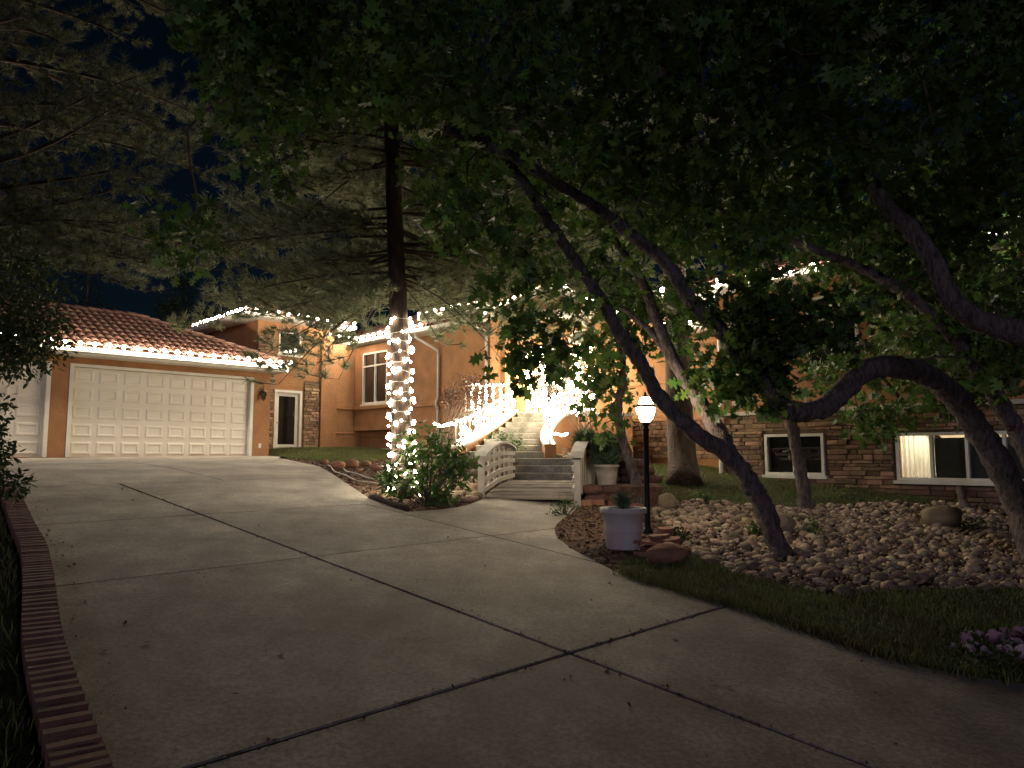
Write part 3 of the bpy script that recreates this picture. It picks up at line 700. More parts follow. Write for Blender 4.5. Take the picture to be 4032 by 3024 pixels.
# corner wing with the bay window
fb = FA(15.8)
mk('wall', wall(fb, -23.9, -18.4, 1.2, 5.8), M['stucco'], house)
fbay = FA(15.45)
bw = (-23.3,-21.75,3.52,5.42)
mb = wall(fbay, -23.85, -21.3, 2.55, 5.7, [bw], t=.347); mk('bay', mb, M['stucco'], house)
mb = MB(); fbay.box(mb,-23.9,-21.25,3.32,3.46,.003,.08); mk('sill_moulding', mb, M['stucco'], house, bevel=.02)
window(house, fbay, *bw, cols=2, bars=[4.92], label='white casement window with transom lights above the sill moulding')
mould(fb,(-21.24,-18.4,3.3,3.46,.003,.08),(-23.85,-18.4,2.3,2.36,.003,.05))
window(house, fb, -22.6,-21.6,1.45,1.9,cols=2,sill=False,label='low basement window at ground level behind the pine')
f3 = FA(15.3)
mk('wall', wall(f3, -18.5, -15.9, 1.2, 6.0), M['stucco'], house)
mb = MB(); f3.box(mb,-18.5,-16.0,3.3,3.46,.003,.08); mk('moulding', mb, M['stucco'], house, bevel=.02)
mb = MB(); mb.hbox(15.31,17.5,15.6,15.9,1.2,6.0); mk('wall', mb, M['stucco'], house)
def downspout(fr, x, ztop, zbot, xo, out_top, name='downspout', kink=None):
    pts = [fr.p(xo,ztop,out_top),fr.p(xo,ztop-.14,out_top),fr.p(x,ztop-.62,.08),fr.p(x,ztop-.8,.06)]
    if kink: pts += [fr.p(x,kink+.12,.06),fr.p(x,kink,.14),fr.p(x,kink-.12,.14),fr.p(x,kink-.28,.06)]
    pts += [fr.p(x,zbot,.06)]
    mb = MB(); mb.tube(pts,.045,8); mk(name, mb, M['white'], house)
downspout(fb, -19.25, 5.78, 1.5, -19.9, .55, kink=3.42)
downspout(f3, -16.35, 6.0, 1.7, -16.9, .5, kink=3.42)
# entry block: gable turned to the bridge
EY = 22.0; fe = Fr((0,EY,0),(1,0,0),(0,-1,0))
ex0, ex1 = -.65, 2.95
door_o = (.95,1.62,2.74,4.75); win_o = (1.75,2.45,3.3,4.9)
mk('wall', wall(fe, ex0, ex1, 1.2, 5.75, [door_o,win_o]), M['stucco'], house)
mb = MB(); mb.add([(ex0,EY,5.75),(ex1,EY,5.75),((ex0+ex1)/2,EY,6.62),(ex0,EY+.25,5.75),(ex1,EY+.25,5.75),((ex0+ex1)/2,EY+.25,6.62)],[(0,1,2),(5,4,3),(0,2,5,3),(2,1,4,5),(1,0,3,4)]); mk('gable', mb, M['stucco'], house)
for q in ((ex0,ex0+.25,EY+.25,27),(ex1-.25,ex1,EY+.25,25)):
    mb = MB(); mb.box(*q,1.2,5.74); mk('entry_side_wall', mb, M['stucco'], house)
cx = (ex0+ex1)/2; g0 = Vector((ex0-.35,EY-.4,5.66)); g1 = Vector((cx,EY-.4,6.75)); g2 = Vector((ex1+.35,EY-.4,5.66)); bkv = Vector((0,6,0))
mb = MB(); mb.add([g0,g1,g1+bkv,g0+bkv,g2,g2+bkv],[(0,1,2,3),(1,4,5,2)]); er = mk('entry_roof', mb, M['tile_pan'], house)
mb = MB(); mb.beam(g0-UP*.09,g1-UP*.09,.16,.14,(0,1,0)); mb.beam(g1-UP*.09,g2-UP*.09,.16,.14,(0,1,0)); mk('rake_board', mb, M['white'], house)
mb = MB(); mb.add([g0-UP*.03,g1-UP*.03,g1-UP*.03+Vector((0,.39,0)),g0-UP*.03+Vector((0,.39,0)),g2-UP*.03,g2-UP*.03+Vector((0,.39,0))],[(3,2,1,0),(2,5,4,1)]); mk('soffit', mb, M['white'], house)
hw = sqrt((cx-g0.x)**2+(6.75-5.66)**2)
tile_slope(er, g0+bkv, g0, g1-g0, hw, lambda x,y: True, cap=60); ridge_tiles(er, g1+bkv, g1, .38)
# pillars wrapped with ledgestone, arch, front door, windows
for k,(px0,px1,zt) in enumerate(((.52,.86,4.75),(1.95,2.25,4.9))):
    mb = MB(); mb.box(px0,px1,20.9,21.25,2.6,zt); pl = mk('pillar', mb, M['mortar'], house)
    ff = Fr((0,20.9,0),(1,0,0),(0,-1,0)); ledgestone(ff, px0, px1, 2.62, zt, parent=pl, seed=20+k, hr=(.07,.13), wr=(.14,.34))
    fl = Fr((px0,0,0),(0,-1,0),(-1,0,0)); ledgestone(fl, -21.25, -20.9, 2.62, zt, parent=pl, seed=30+k, hr=(.07,.13), wr=(.14,.34))
mb = MB(); arch = [Vector((1.38+1.0*cos(pi-pi*i/14), 20.93, 4.85+.85*sin(pi*i/14))) for i in range(15)]
for i in range(14):
    mb.beam(arch[i],arch[i+1],.16,.2,(0,1,0))
mk('portico_arch', mb, M['white'], house)
mb = MB(); mb.box(.3,2.5,20.9,22,5.72,5.8); mk('portico_ceiling', mb, M['white'], house)
mb = MB(); fe.box(mb,*door_o[:2],door_o[2],door_o[3],-.12,-.05); fdoor = mk('front_door', mb, M['bronze'], house); fdoor['label']='dark front door with glass lights'
mb = MB(); fe.box(mb,1.07,1.5,3.2,4.55,-.049,-.04); mk('pane', mb, M['dark_glass'], fdoor)
mb = MB(); t=.08; fe.box(mb,.87,.95,2.74,4.83,-.1,.03); fe.box(mb,1.62,1.70,2.74,4.83,-.1,.03); fe.box(mb,.95,1.62,4.75,4.83,-.1,.03); mk('door_frame', mb, M['white'], house)
window(house, fe, *win_o, cols=2, bars=[4.1], label='white window with crossed bars beside the front door')
mb = MB(); cxw = 2.1
for i in range(10):
    a0,a1 = pi-pi*i/10, pi-pi*(i+1)/10
    mb.beam((cxw+.38*cos(a0),EY-.03,5.0+.38*sin(a0)),(cxw+.38*cos(a1),EY-.03,5.0+.38*sin(a1)),.07,.07,(0,1,0))
mb.beam((cxw-.38,EY-.03,5.0),(cxw+.38,EY-.03,5.0),.07,.07); mb.beam((cxw,EY-.03,5.0),(cxw,EY-.03,5.36),.03,.05,(0,1,0))
aw = mk('arched_window', mb, M['white'], house)
mb = MB(); mb.add([(cxw+.37*cos(pi*i/12),EY-.006,5.0+.37*sin(pi*i/12)) for i in range(13)],[tuple(range(12,-1,-1))]); mk('pane', mb, M['dark_glass'], aw)
# recessed wall between entry and right wing
fr_ = FA(17.6)
mk('wall', wall(fr_, -13.6, -8.9, .8, 5.6), M['stucco'], house)
mould(fr_,(-13.55,-9.1,4.62,4.8,.003,.1),(-13.55,-9.1,3.62,3.74,.003,.08),(-13.55,-9.1,2.565,2.64,.003,.10))
mb = MB(); fr_.box(mb,-11.2,-8.9,4.95,5.12,.003,.55); mk('lower_eave', mb, M['white'], house)
mb = MB(); fr_.box(mb,-13.55,-9.1,1.55,2.56,.002,.02); sv = mk('stone_veneer', mb, M['mortar'], house); ledgestone(fr_,-13.55,-9.1,1.55,2.56,parent=sv,seed=9,out=.02,hr=(.07,.14),wr=(.12,.36))
# right wing
fw_ = FA(16.1); RWX0, RWX1 = -9.06, 4.0
w1 = (-7.88,-6.54,1.19,2.10); w2 = (-5.10,-2.60,1.13,2.07); u1 = (-8.75,-8.0,3.5,5.1); u2 = (-6.85,-5.75,3.5,5.1); u3=(-4.0,-2.6,3.5,5.1)
mk('wall', wall(fw_, RWX0, RWX1, .5, 5.55, [w1,w2,u1,u2,u3]), M['stucco'], house)
mb = MB(); mb.hbox(16.35,17.6,8.81,9.06,.5,5.55); mk('wall', mb, M['stucco'], house)
mb = wall(fw_, RWX0, RWX1, .7, 2.55, [w1,w2], t=.018, out=.02); sv = mk('stone_veneer', mb, M['mortar'], house)
def grow(o,k=.06): return (o[0]-k,o[1]+k,o[2]-k-.03,o[3]+k)
ledgestone(fw_, RWX0, 1.0, .75, 2.53, [grow(w1),grow(w2)], parent=sv, seed=12, out=.02, hr=(.06,.115), wr=(.14,.46))
mb = MB(); fw_.box(mb,RWX0,RWX1,2.55,2.64,.003,.14); mk('stone_cap', mb, M['cap_white'], house, bevel=.015)
window(house, fw_, *w1, cols=2, out=.075, label='white sliding basement window reflecting string lights')
window(house, fw_, *u1, cols=1, bars=[4.3]); window(house, fw_, *u2, cols=2, bars=[4.6]); window(house, fw_, *u3, cols=2, bars=[4.6])
lw = window(house, fw_, *w2, cols=4, pane='glass', out=.075, label='wide basement window, first light curtained and glowing')
# lit basement room behind that window
mb = MB(); hb = mb.hbox
mb.hbox(18.6,18.7,2.3,5.5,.7,2.6); mb.hbox(16.36,18.6,5.4,5.5,.7,2.6); mb.hbox(16.36,18.6,2.3,2.4,.7,2.6); mb.hbox(16.36,18.6,2.4,5.4,2.5,2.6); mb.hbox(16.36,18.6,2.4,5.4,.7,.78)
mk('basement_room', mb, M['room'], house)
mb = MB(); n=40; vs=[]
for i in range(n+1):
    x = -5.06+.60*i/n; o = -.16+.022*sin(i*1.05)+.01*sin(i*2.3)
    vs += [fw_.p(x,1.18,o),fw_.p(x,2.05,o)]
mb.add(vs,[(2*i,2*i+2,2*i+3,2*i+1) for i in range(n)]); tag(mk('curtain', mb, M['curtain'], smooth=True), 'pale pleated curtain backlit behind the first light of the basement window', 'curtain')
mb = MB(); fw_.box(mb,-4.46,-2.62,1.16,1.965,-.16,-.15); tag(mk('roller_shade', mb, M['shade']), 'dark roller shade pulled across the wide basement window', 'shade')
c = hp(17.0,4.6,2.28); rl = empty('room_lamp', c, 'glowing globe lamp inside the curtained basement room', 'lamp')
mb = MB(); mb.lathe(c,[(.004,-.12),(.08,-.09),(.12,0),(.08,.09),(.03,.12)],12); mk('globe', mb, M['room_lamp'], rl, smooth=True)
mb = MB(); mb.tube([c+UP*.11,c+UP*.222],.015,6); mk('stem', mb, M['bronze'], rl)
pts=[fw_.p(-9.65,5.5,.5),fw_.p(-9.65,5.35,.5),fw_.p(-8.98,4.95,.08),fw_.p(-8.95,4.75,.07),fw_.p(-8.95,2.85,.07),fw_.p(-8.95,2.72,.2),fw_.p(-8.95,2.5,.2),fw_.p(-8.95,2.36,.15),fw_.p(-8.95,1.12,.15)]
mb = MB(); mb.tube(pts,.05,8); mk('downspout', mb, M['white'], house)
for q in ((-8.7,-8.55,2.8,2.9),(-5.6,-5.42,2.78,2.92)):
    mb = MB(); fw_.box(mb,*q,.003,.02); mk('vent_cover', mb, M['cap_white'], house)
place_stones()
# ------------------------------------------------------------------ bridge
TH = radians(9); BN = Vector((-.47,12.1,0)); bd = Vector((sin(TH),cos(TH),0)); bx = Vector((cos(TH),-sin(TH),0))
def br(l, m, z): return BN+bx*l+bd*m+UP*z
def bz(m): return .94+.19*(m/3.0)+.05*sin(pi*min(1,max(0,m/3.0)))
bridge = empty('garden_bridge', br(.75,1.5,1.0), 'small arched footbridge with pale slatted railings and plank deck', 'bridge')
for k in range(21):
    m = .02+k*.143; mb = MB(); z = bz(m+.07)+random.uniform(-.004,.004)
    mb.pts8([br(l,mm,z+dz) for dz in (-.04,0) for l,mm in ((0,m),(1.5,m),(1.5,m+.135),(0,m+.135))]); mk('plank', mb, M['deck'], bridge)
for l in (.04,1.46):
    mb = MB(); pts=[br(l,m*.3,bz(m*.3)-.13) for m in range(11)]
    for i in range(10): mb.beam(pts[i],pts[i+1],.08,.16)
    mk('beam', mb, M['deck'], bridge)
def capz(m): return 1.63+.14*(m/3)+.14*sin(pi*m/3)
for side,l in ((0,-.03),(1,1.53)):
    s = 1 if side==0 else -1
    rail = MB(); n=14
    vs=[];fs=[]
    for i in range(n+1):
        m=-.14+3.28*i/n; z=capz(min(3,max(0,m)))-(.05 if m<0 or m>3 else 0)
        vs += [br(l-.11,m,z),br(l+.11,m,z),br(l+.11,m,z+.035),br(l-.11,m,z+.035)]
    for i in range(n):
        for k in range(4): fs.append((4*i+k,4*i+(k+1)%4,4*i+4+(k+1)%4,4*i+4+k))
    fs += [(3,2,1,0),tuple(4*n+k for k in range(4))]; rail.add(vs,fs)
    r = mk('railing_cap', rail, M['wood_white'], bridge)
    for m in (.02,2.95):
        mb = MB(); z1 = capz(m)-.002
        mb.pts8([br(l+a,m+b,z) for z in (bz(m)-.25,z1) for a,b in ((-.05,-.05),(.05,-.05),(.05,.05),(-.05,.05))]); mk('post', mb, M['wood_white'], bridge)
    for q in range(5):
        m=.38+q*.55; mb=MB()
        mb.pts8([br(l-s*.045+a,m+b,z) for z in (bz(m)+.01,capz(m)-.003) for a,b in ((-.013,-.1),(.013,-.1),(.013,.1),(-.013,.1))]); mk('slat', mb, M['wood_white'], bridge)
    for zn,zf in ((1.07,1.22),(1.23,1.37),(1.40,1.52),(1.55,1.66)):
        mb=MB(); n=8
        P=[br(l+s*.07,-.05+3.1*i/n,zn+(zf-zn)*i/n+.05*sin(pi*i/n)) for i in range(n+1)]
        for i in range(n): mb.beam(P[i],P[i+1],.03,.075)
        mk('rail', mb, M['wood_white'], bridge)

# ------------------------------------------------------------------ steps, landing, stairs, porch
low = empty('garden_steps', br(.8,3.2,1.1), 'three low concrete steps rising from the bridge to the landing', 'steps')
for k in range(3):
    m0=3.06+.31*k; z=1.12+.148*(k+1); mb=MB(); l0,l1=-.02+.02*k,1.72
    mb.pts8([br(l,m,zz) for zz in (.7,z) for l,m in ((l0,m0),(l1,m0),(l1,m0+ (.31 if k<2 else .4)),(l0,m0+(.31 if k<2 else .4)))]); mk('step', mb, M['step_concrete'], low, bevel=.015)
LZ=1.565
mb=MB(); poly=[br(-.25,3.72,0),br(1.85,3.72,0),br(1.9,5.0,0),(1.6,18.4,0),(-1.5,18.4,0),(-1.75,16.7,0)]
vs=[Vector((p[0],p[1],z)) for z in (LZ-.09,LZ+.001) for p in poly]; n=len(poly); fs=[tuple(range(n-1,-1,-1)),tuple(range(n,2*n))]+[(i,(i+1)%n,n+(i+1)%n,n+i) for i in range(n)]
mb.add(vs,fs); mk('landing', mb, M['step_concrete'], kind='structure', label='pale concrete landing at the foot of the entry stairs', bevel=.012)
mb=MB(); vs=[Vector((p[0]*.97+.01,p[1]+.04,z)) for z in (.5,LZ-.092) for p in poly]; mb.add(vs,fs); mk('landing_base', mb, M['sand_block'], kind='structure', label='masonry base under the landing')
stairs = empty('entry_stairs', (0,18,LZ), 'flared concrete entry stairs between stucco stringer walls', 'stairs')
NS=8; rise=(2.76-LZ)/NS
sx=lambda i:(-1.06+(.155+1.06)*(i/7)**.9, .73+.12*i/7)
for i in range(NS):
    l,r=sx(i); y=17.0+.33*i; l2,r2=sx(min(7,i+1)); mb=MB(); z0=LZ+rise*i+.001
    mb.pts8([(l-.0,y,z0),(r+.2,y,z0),(r+.2,y+.6,z0),(l2-.1,y+.6,z0),(l,y,z0+rise),(r+.2,y,z0+rise),(r+.2,y+.6,z0+rise),(l2-.1,y+.6,z0+rise)]); mk('step', mb, M['step_concrete'], stairs, bevel=.02)
def ribbon_wall(name, top, thick, zbot, mat, parent, cap=None):
    "wall that follows a plan curve; top points carry its height"
    top=smooth_line(top,4); n=len(top); vs=[];fs=[];cv=[];cf=[]
    for i,p in enumerate(top):
        d=(top[min(i+1,n-1)]-top[max(i-1,0)]); d.z=0; d.normalize(); q=Vector((d.y,-d.x,0))
        for sgn,z in ((-1,zbot),(1,zbot),(1,p.z),(-1,p.z)): vs.append(Vector((p.x,p.y,z))+q*thick/2*sgn)
        for sgn,z in ((-1,p.z+.003),(1,p.z+.003),(1,p.z+.06),(-1,p.z+.06)): cv.append(Vector((p.x,p.y,z))+q*(thick/2+.04)*sgn)
    for i in range(n-1):
        for k in range(4): fs.append((4*i+k,4*i+(k+1)%4,4*i+4+(k+1)%4,4*i+4+k))
    fs += [(3,2,1,0),tuple(4*(n-1)+k for k in range(4))]
    mb=MB(); mb.add(vs,fs); o=mk(name,mb,M[mat],parent,smooth=False)
    if cap: mb=MB(); mb.add(cv,fs); mk('coping',mb,M[cap],parent)
    return o
lstr=[Vector((-1.28,16.95,1.78)),Vector((-1.0,17.5,1.93)),Vector((-.62,18.2,2.2)),Vector((-.28,18.9,2.48)),Vector((.0,19.5,2.72)),Vector((.04,19.9,2.80))]
ribbon_wall('stringer_wall', lstr, .2, 1.3, 'stucco', stairs, 'cap_white')
rstr=[Vector((.86,16.85,1.82)),Vector((.80,17.3,1.98)),Vector((.86,17.9,2.2)),Vector((1.05,18.6,2.45)),Vector((1.35,19.3,2.66)),Vector((1.7,19.8,2.74))]
ribbon_wall('stringer_wall', rstr, .2, 1.2, 'stucco', stairs, 'cap_white')
mb=MB(); mb.box(.74,1.0,16.72,16.98,1.3,1.87); mk('end_pier', mb, M['stucco'], stairs)
mb=MB(); mb.box(-1.3,3.2,20.0,22.0,1.2,2.66); mk('porch_base', mb, M['stucco'], stairs)
mb=MB(); mb.box(-1.34,3.24,19.62,21.98,2.662,2.76); mk('porch_floor', mb, M['step_concrete'], stairs, bevel=.015)
for q in ((1.75,3.2,19.64,19.98),(-1.3,-.08,19.85,19.98)):
    mb=MB(); mb.box(*q,1.2,2.655); mk('porch_wall', mb, M['stucco'], stairs)
# railings
def railing(name, line, h, label, newel=True, step=.13):
    line=smooth_line(line,6); root=empty(name,line[0],label,'railing')
    mb=MB(); mb.tube([p+UP*h for p in line],.02,6); mk('top_rail',mb,M['rail_white'],root,True)
    mb=MB(); mb.tube([p+UP*.07 for p in line],.014,5); mk('bottom_rail',mb,M['rail_white'],root,True)
    acc=0; last=line[0]; bal=[]
    mb=MB(); mb.tube([Vector((0,0,.07)),Vector((0,0,h))],.011,5); me=mb.mesh('baluster',True); me.materials.append(M['rail_white'])
    for p in line[1:]:
        acc+=(p-last).length; last=p
        if acc>step: acc=0; inst('baluster',me,p,root); bal.append(p)
    for p in (line[0],line[-1]):
        mb=MB(); mb.tube([p,p+UP*(h+.05)],.022,6); mb.lathe(p+UP*(h+.05),[(.0,.0),(.035,.03),(.03,.06),(.0,.075)],8); mk('newel',mb,M['rail_white'],root)
    return root,line,bal
up6=UP*.065
r1,l1,b1=railing('stair_railing',[p+up6 for p in lstr],.52,'slim metal stair railing wound with lights, on the rising left stringer')
r2,l2,b2=railing('porch_railing',[Vector((-1.25,19.9,2.76)),Vector((-.7,19.86,2.76)),Vector((-.1,19.86,2.76))],.75,'slim metal porch railing wound with lights above the shrub')
r3,l3,b3=railing('stair_railing',[p+up6 for p in rstr],.5,'slim metal stair railing wound with lights, on the curved stringer beside the goose figure')

# ------------------------------------------------------------------ lights
def ball(r, seg=6, rings=4, name='bulb', mat='bulb', zs=1.0):
    v,f=blob(seg,rings,0,1,0); me=npmesh(name, v*np.array([r,r,r*zs]), f, M[mat], True); return me
BULB=ball(.05,zs=1.2); TB_=ball(.028,mat='tree_bulb'); MINI=ball(.026,mat='mini')
NSTR=0
def light_string(pts, me, label, wire=.008, group=None, sag=0):
    root=empty('string_lights', pts[0], label, 'string lights', group)
    w=[]
    for i,p in enumerate(pts):
        w.append(Vector(p))
        if sag and i<len(pts)-1: w.append((Vector(p)+Vector(pts[i+1]))/2-UP*sag)
    mb=MB(); mb.tube(w,wire,4); mk('wire',mb,M['wire'],root)
    for p in pts: inst('bulb',me,Vector(p)+UP*.0+Vector((random.uniform(-.01,.01),random.uniform(-.01,.01),random.uniform(-.008,.008))),root,(random.uniform(-.5,.5),random.uniform(-.5,.5),0),random.choice((.75,.9,1,1,1.1,1.35)) if me is not BULB else random.uniform(.92,1.1))
    return root
def along(p,q,step): 
    p,q=Vector(p),Vector(q); n=max(1,int((q-p).length/step)); return [p.lerp(q,i/n) for i in range(n+1)]
light_string(along(hp(3.0,EB-.17,EZ+.08),hp(EA-.02,EB-.17,EZ+.08),.335), BULB, 'row of bright bulbs along the garage gutter', sag=.015)
light_string(along(hp(10.9,27.8,6.5),hp(10.85,23.35,6.5),.33)+along(hp(11.2,23.25,6.5),hp(15.0,23.25,6.5),.36), BULB, 'bulbs round the upper eave of the tower above the side door')
light_string(along(hp(14.0,23.25,5.97),hp(15.1,23.25,5.97),.34)+along(hp(15.08,22.9,5.97),hp(15.08,19.4,5.97),.36), BULB, 'bulbs along the inner corner eave behind the pine')
light_string(along(hp(14.63,18.9,6.22),hp(14.63,15.7,6.22),.36), BULB, 'bulbs along the eave beside the entry gable')
light_string(along(g0+Vector((0,-.05,.08)),g1+Vector((0,-.05,.08)),.22)+along(g1+Vector((.2,-.05,0)),g2+Vector((0,-.05,.08)),.22), BULB, 'bulbs climbing the rake of the entry gable')
def onA(x,y,a):
    r=ray(x*K,y*K); t=a/(S2*(r.x+r.y)); return Vector((r.x*t,r.y*t,H+r.z*t))
light_string([onA(x,606-(x-1550)*.165,15.36) for x in (1392,1430,1550,1596,1624,1648,1675,1702,1757,1800,2030,2138)], BULB, 'sparse bulbs along the eave of the wing with the basement windows')
light_string([fr_.p(x,5.2,.55) for x in np.arange(-11.1,-9.4,.36)], BULB, 'few bulbs on the low eave behind the thick pine trunk')
# pine spiral is added with the pine
def rail_lights(line,bal,h,label,n_extra,step):
    P=[]; top=[]; acc=0; last=line[0]
    for p in line[1:]:
        acc+=(p-last).length; last=p
        if acc>step: acc=0; top.append(p)
    for p in top: P.append(p+UP*(h+.02))
    for p in reversed(top): P.append(p+UP*.09)
    for k in range(n_extra):
        b=random.choice(bal); P.append(b+UP*random.uniform(.1,h)+Vector((random.uniform(-.03,.03),random.uniform(-.05,.02),0)))
    return light_string(P[:len(top)*2],MINI,label,.005) if n_extra==0 else (light_string(P[:len(top)*2],MINI,label,.005),P[len(top)*2:])
def add_bulbs(root,P):
    for p in P: inst('bulb',MINI,p,root,None,random.choice((.75,.9,1,1.1,1.35)))
for (ln_,bl_,h_,lab,ne,stp) in ((l1,b1,.52,'small lights wound round the stair railing beside the red-leaved shrub',95,.055),(l2,b2,.75,'small lights wound round the porch railing',85,.04),(l3,b3,.5,'small lights wound round the curved stair railing beside the goose figure',60,.06)):
    root,ex=rail_lights(ln_,bl_,h_,lab,ne,stp); add_bulbs(root,ex)
lft=[Vector((-1.28-.5*t,16.95-.05*t,2.32+.03*sin(t*7))) for t in np.linspace(0,1,14)]
light_string(lft,MINI,'short tail of lights trailing beyond the foot of the stair railing',.005)
rgt=[Vector((.95+.35*t,17.3+.1*t,2.12+.02*sin(t*7))) for t in np.linspace(0,1,10)]
light_string(rgt,MINI,'short tail of lights on the curved stringer coping',.005)
def wrap(cx,cy,rx,ry,z0,z1,turns,n,me,label,wire=.006,jit=.02):
    P=[]
    for i in range(n):
        t=i/(n-1); a=2*pi*turns*t; 
        P.append(Vector((cx+rx*cos(a)+random.uniform(-jit,jit),cy+ry*sin(a)+random.uniform(-jit,jit),z0+(z1-z0)*t+random.uniform(-jit,jit))))
    return light_string(P,me,label,wire)
wrap(.69,21.07,.27,.27,2.8,4.7,18,220,MINI,'small lights spiralling up the stone pillar by the front door')
wrap(2.1,21.07,.25,.25,2.8,4.85,15,170,MINI,'small lights spiralling up the stone pillar in front of the barred window')
P=[]
for k in range(60): P.append(Vector((random.uniform(1.15,2.2),random.uniform(19.9,20.3),random.uniform(2.9,3.6))))
P.sort(key=lambda p:p.x); 
# sconce by the door
c=Vector((.34,21.93,3.95)); sc_=empty('wall_sconce',c,'small glowing amber sconce on the entry wall','sconce')
mb=MB(); mb.box(.30,.38,21.94,21.99,3.88,4.08); mk('back_plate',mb,M['bronze'],sc_)
mb=MB(); mb.lathe((.34,21.86,3.9),[(.03,0),(.05,.06),(.055,.14),(.04,.2)],8); mk('glass_shade',mb,M['sconce_glow'],sc_)
mb=MB(); mb.lathe((.34,21.86,3.9),[(.06,.2),(.03,.25),(.0,.27)],8); mb.tube([Vector((.34,21.94,3.92)),Vector((.34,21.86,3.9))],.012,5); mk('cap',mb,M['bronze'],sc_)
# lamp post
lp=gp(1399,1150); lamp=empty('lamp_post',lp,'black lamp post with a glowing barrel lantern beside the white planter','lamp post')
z0=at(1397,912,lp.y).z-lp.z
mb=MB(); mb.lathe(lp,[(.07,-.05),(.07,.03),(.045,.05),(.038,.09),(.036,z0-.12),(.045,z0-.11),(.03,z0-.06),(.05,z0-.03),(.075,z0),(.0,z0)],12); mk('post',mb,M['iron'],lamp,True)
tc=lp+UP*z0
mb=MB(); mb.lathe(tc,[(.068,.005),(.095,.06),(.122,.15),(.122,.2)],12); mk('lantern_glass',mb,M['lamp_glow'],lamp,True)
mb=MB(); mb.lathe(tc,[(.108,.232),(.085,.29),(.068,.325)],12); mk('upper_glass',mb,M['lamp_glow'],lamp,True)
mb=MB(); mb.lathe(tc,[(.122,.19),(.14,.198),(.138,.226),(.108,.238)],12); mk('band',mb,M['bronze'],lamp)
mb=MB(); mb.lathe(tc,[(.075,.325),(.07,.335),(.04,.345),(.015,.36),(.02,.375),(.008,.395),(.0,.41)],12); mk('finial',mb,M['iron'],lamp)
mb=MB()
for k in range(6):
    a=k*pi/3+.3; mb.tube([tc+Vector((r*cos(a),r*sin(a),z)) for r,z in ((.071,.0),(.098,.06),(.125,.15),(.125,.2),(.112,.23),(.088,.29),(.071,.327))],.0075,4)
mk('cage_bars',mb,M['bronze'],lamp)

# ------------------------------------------------------------------ retaining walls, flagstones, planters
def block_mesh(seed):
    v,f=blob(8,4,.04,1,seed); v=np.sign(v)*np.abs(v)**.45; return npmesh('block',v*.5,f,M['sand_block'],True)
BLK=[block_mesh(i) for i in range(5)]
def block_wall(p, q, z0, rows, label, h=.15, w=(.24,.4), depth=.26):
    p,q=Vector(p),Vector(q); d=(q-p); L=d.length; d.normalize(); root=empty('retaining_wall',(*((p+q)/2)[:2],z0),label,'retaining wall')
    for r in range(rows):
        x=-random.uniform(0,.12)
        while x<L:
            ww=random.uniform(*w); c=p+d*(x+ww/2); c.z=z0+h*(r+.5)
            inst('block',random.choice(BLK),c+Vector((0,random.uniform(-.02,.02)+.03*r,0)),root,(0,0,atan2(d.y,d.x)+random.gauss(0,.03)),(ww*1.03,depth,h*1.05)); x+=ww
    return root
block_wall((1.22,12.3,0),(2.35,12.6,0),.68,3,'low wall of rough red sandstone blocks below the cream planters')
block_wall((1.45,13.9,0),(2.6,14.1,0),.95,4,'taller sandstone block wall behind the cream planters')
block_wall((2.35,12.65,0),(2.6,14.0,0),.66,3,'short sandstone return wall beside the lawn')
block_wall((-.28,15.35,0),(-.75,16.3,0),.9,4,'dark sandstone blocks flanking the garden steps')
mb=MB(); mb.box(1.25,2.5,12.38,14.0,.6,1.10); mk('raised_bed',mb,M['mulch'],kind='structure',label='soil held behind the low sandstone wall')
mb=MB(); mb.box(1.5,2.45,14.1,19.9,.6,1.50); mk('raised_bed',mb,M['mulch'],kind='structure',label='soil bed beside the entry stairs')
def flagstone(p, w, d, h, label, seed, rz, group=None):
    r=random.Random(seed); n=9; mb=MB(); top=[];bot=[]
    for k in range(n):
        a=2*pi*k/n; q=r.uniform(.78,1.1); top.append((w/2*q*cos(a)*.96,d/2*q*sin(a)*.96,h+r.uniform(-.006,.006))); bot.append((w/2*q*cos(a),d/2*q*sin(a),0))
    mb.add(bot+top,[tuple(range(n-1,-1,-1)),tuple(range(n,2*n))]+[(k,(k+1)%n,n+(k+1)%n,n+k) for k in range(n)])
    me=mb.mesh('flagstone'); me.materials.append(M['flag']); o=inst('flagstone',me,p,None,(r.gauss(0,.05),r.gauss(0,.05),rz)); tag(o,label,'rock',group); return o
fs_=gp(1432,1200); zz=-.03
for k,(w,d,h,ox,oy) in enumerate(((.66,.46,.07,.0,.05),(.56,.42,.05,.04,.08),(.52,.36,.035,-.05,.1),(.44,.34,.035,.06,.12),(.34,.26,.03,-.02,.15))):
    flagstone(fs_+Vector((ox,oy,zz)),w,d,h,['thick red flagstone at the bottom of the pile by the lamp post','second flagstone up in the pile by the lamp post','middle flagstone in the pile by the lamp post','flagstone next to the top of the pile by the lamp post','smallest flagstone on top of the pile by the lamp post'][k],k+3,.2*k); zz+=h+.004
flagstone(gp(1440,1165,-.02),.3,.24,.16,'upright reddish stone block behind the flagstone pile',31,.5)
for k,(x,y,w) in enumerate(((1262,1090,.3),(1290,1088,.36),(1330,1092,.42),(1368,1098,.4))):
    flagstone(gp(x,y,-.03),w,w*.7,.1,('flat orange flagstone at the foot of the bridge post','flat orange flagstone between the bridge post and the widest flagstone','widest orange flagstone along the foot of the sandstone wall','flat orange flagstone at the foot of the slim crooked oak')[k],41+k,k*.7)
boulder(1440,1215,.5,.3,.2,'dark rounded red stone in front of the flagstone pile',97,'flag',rz=.3)
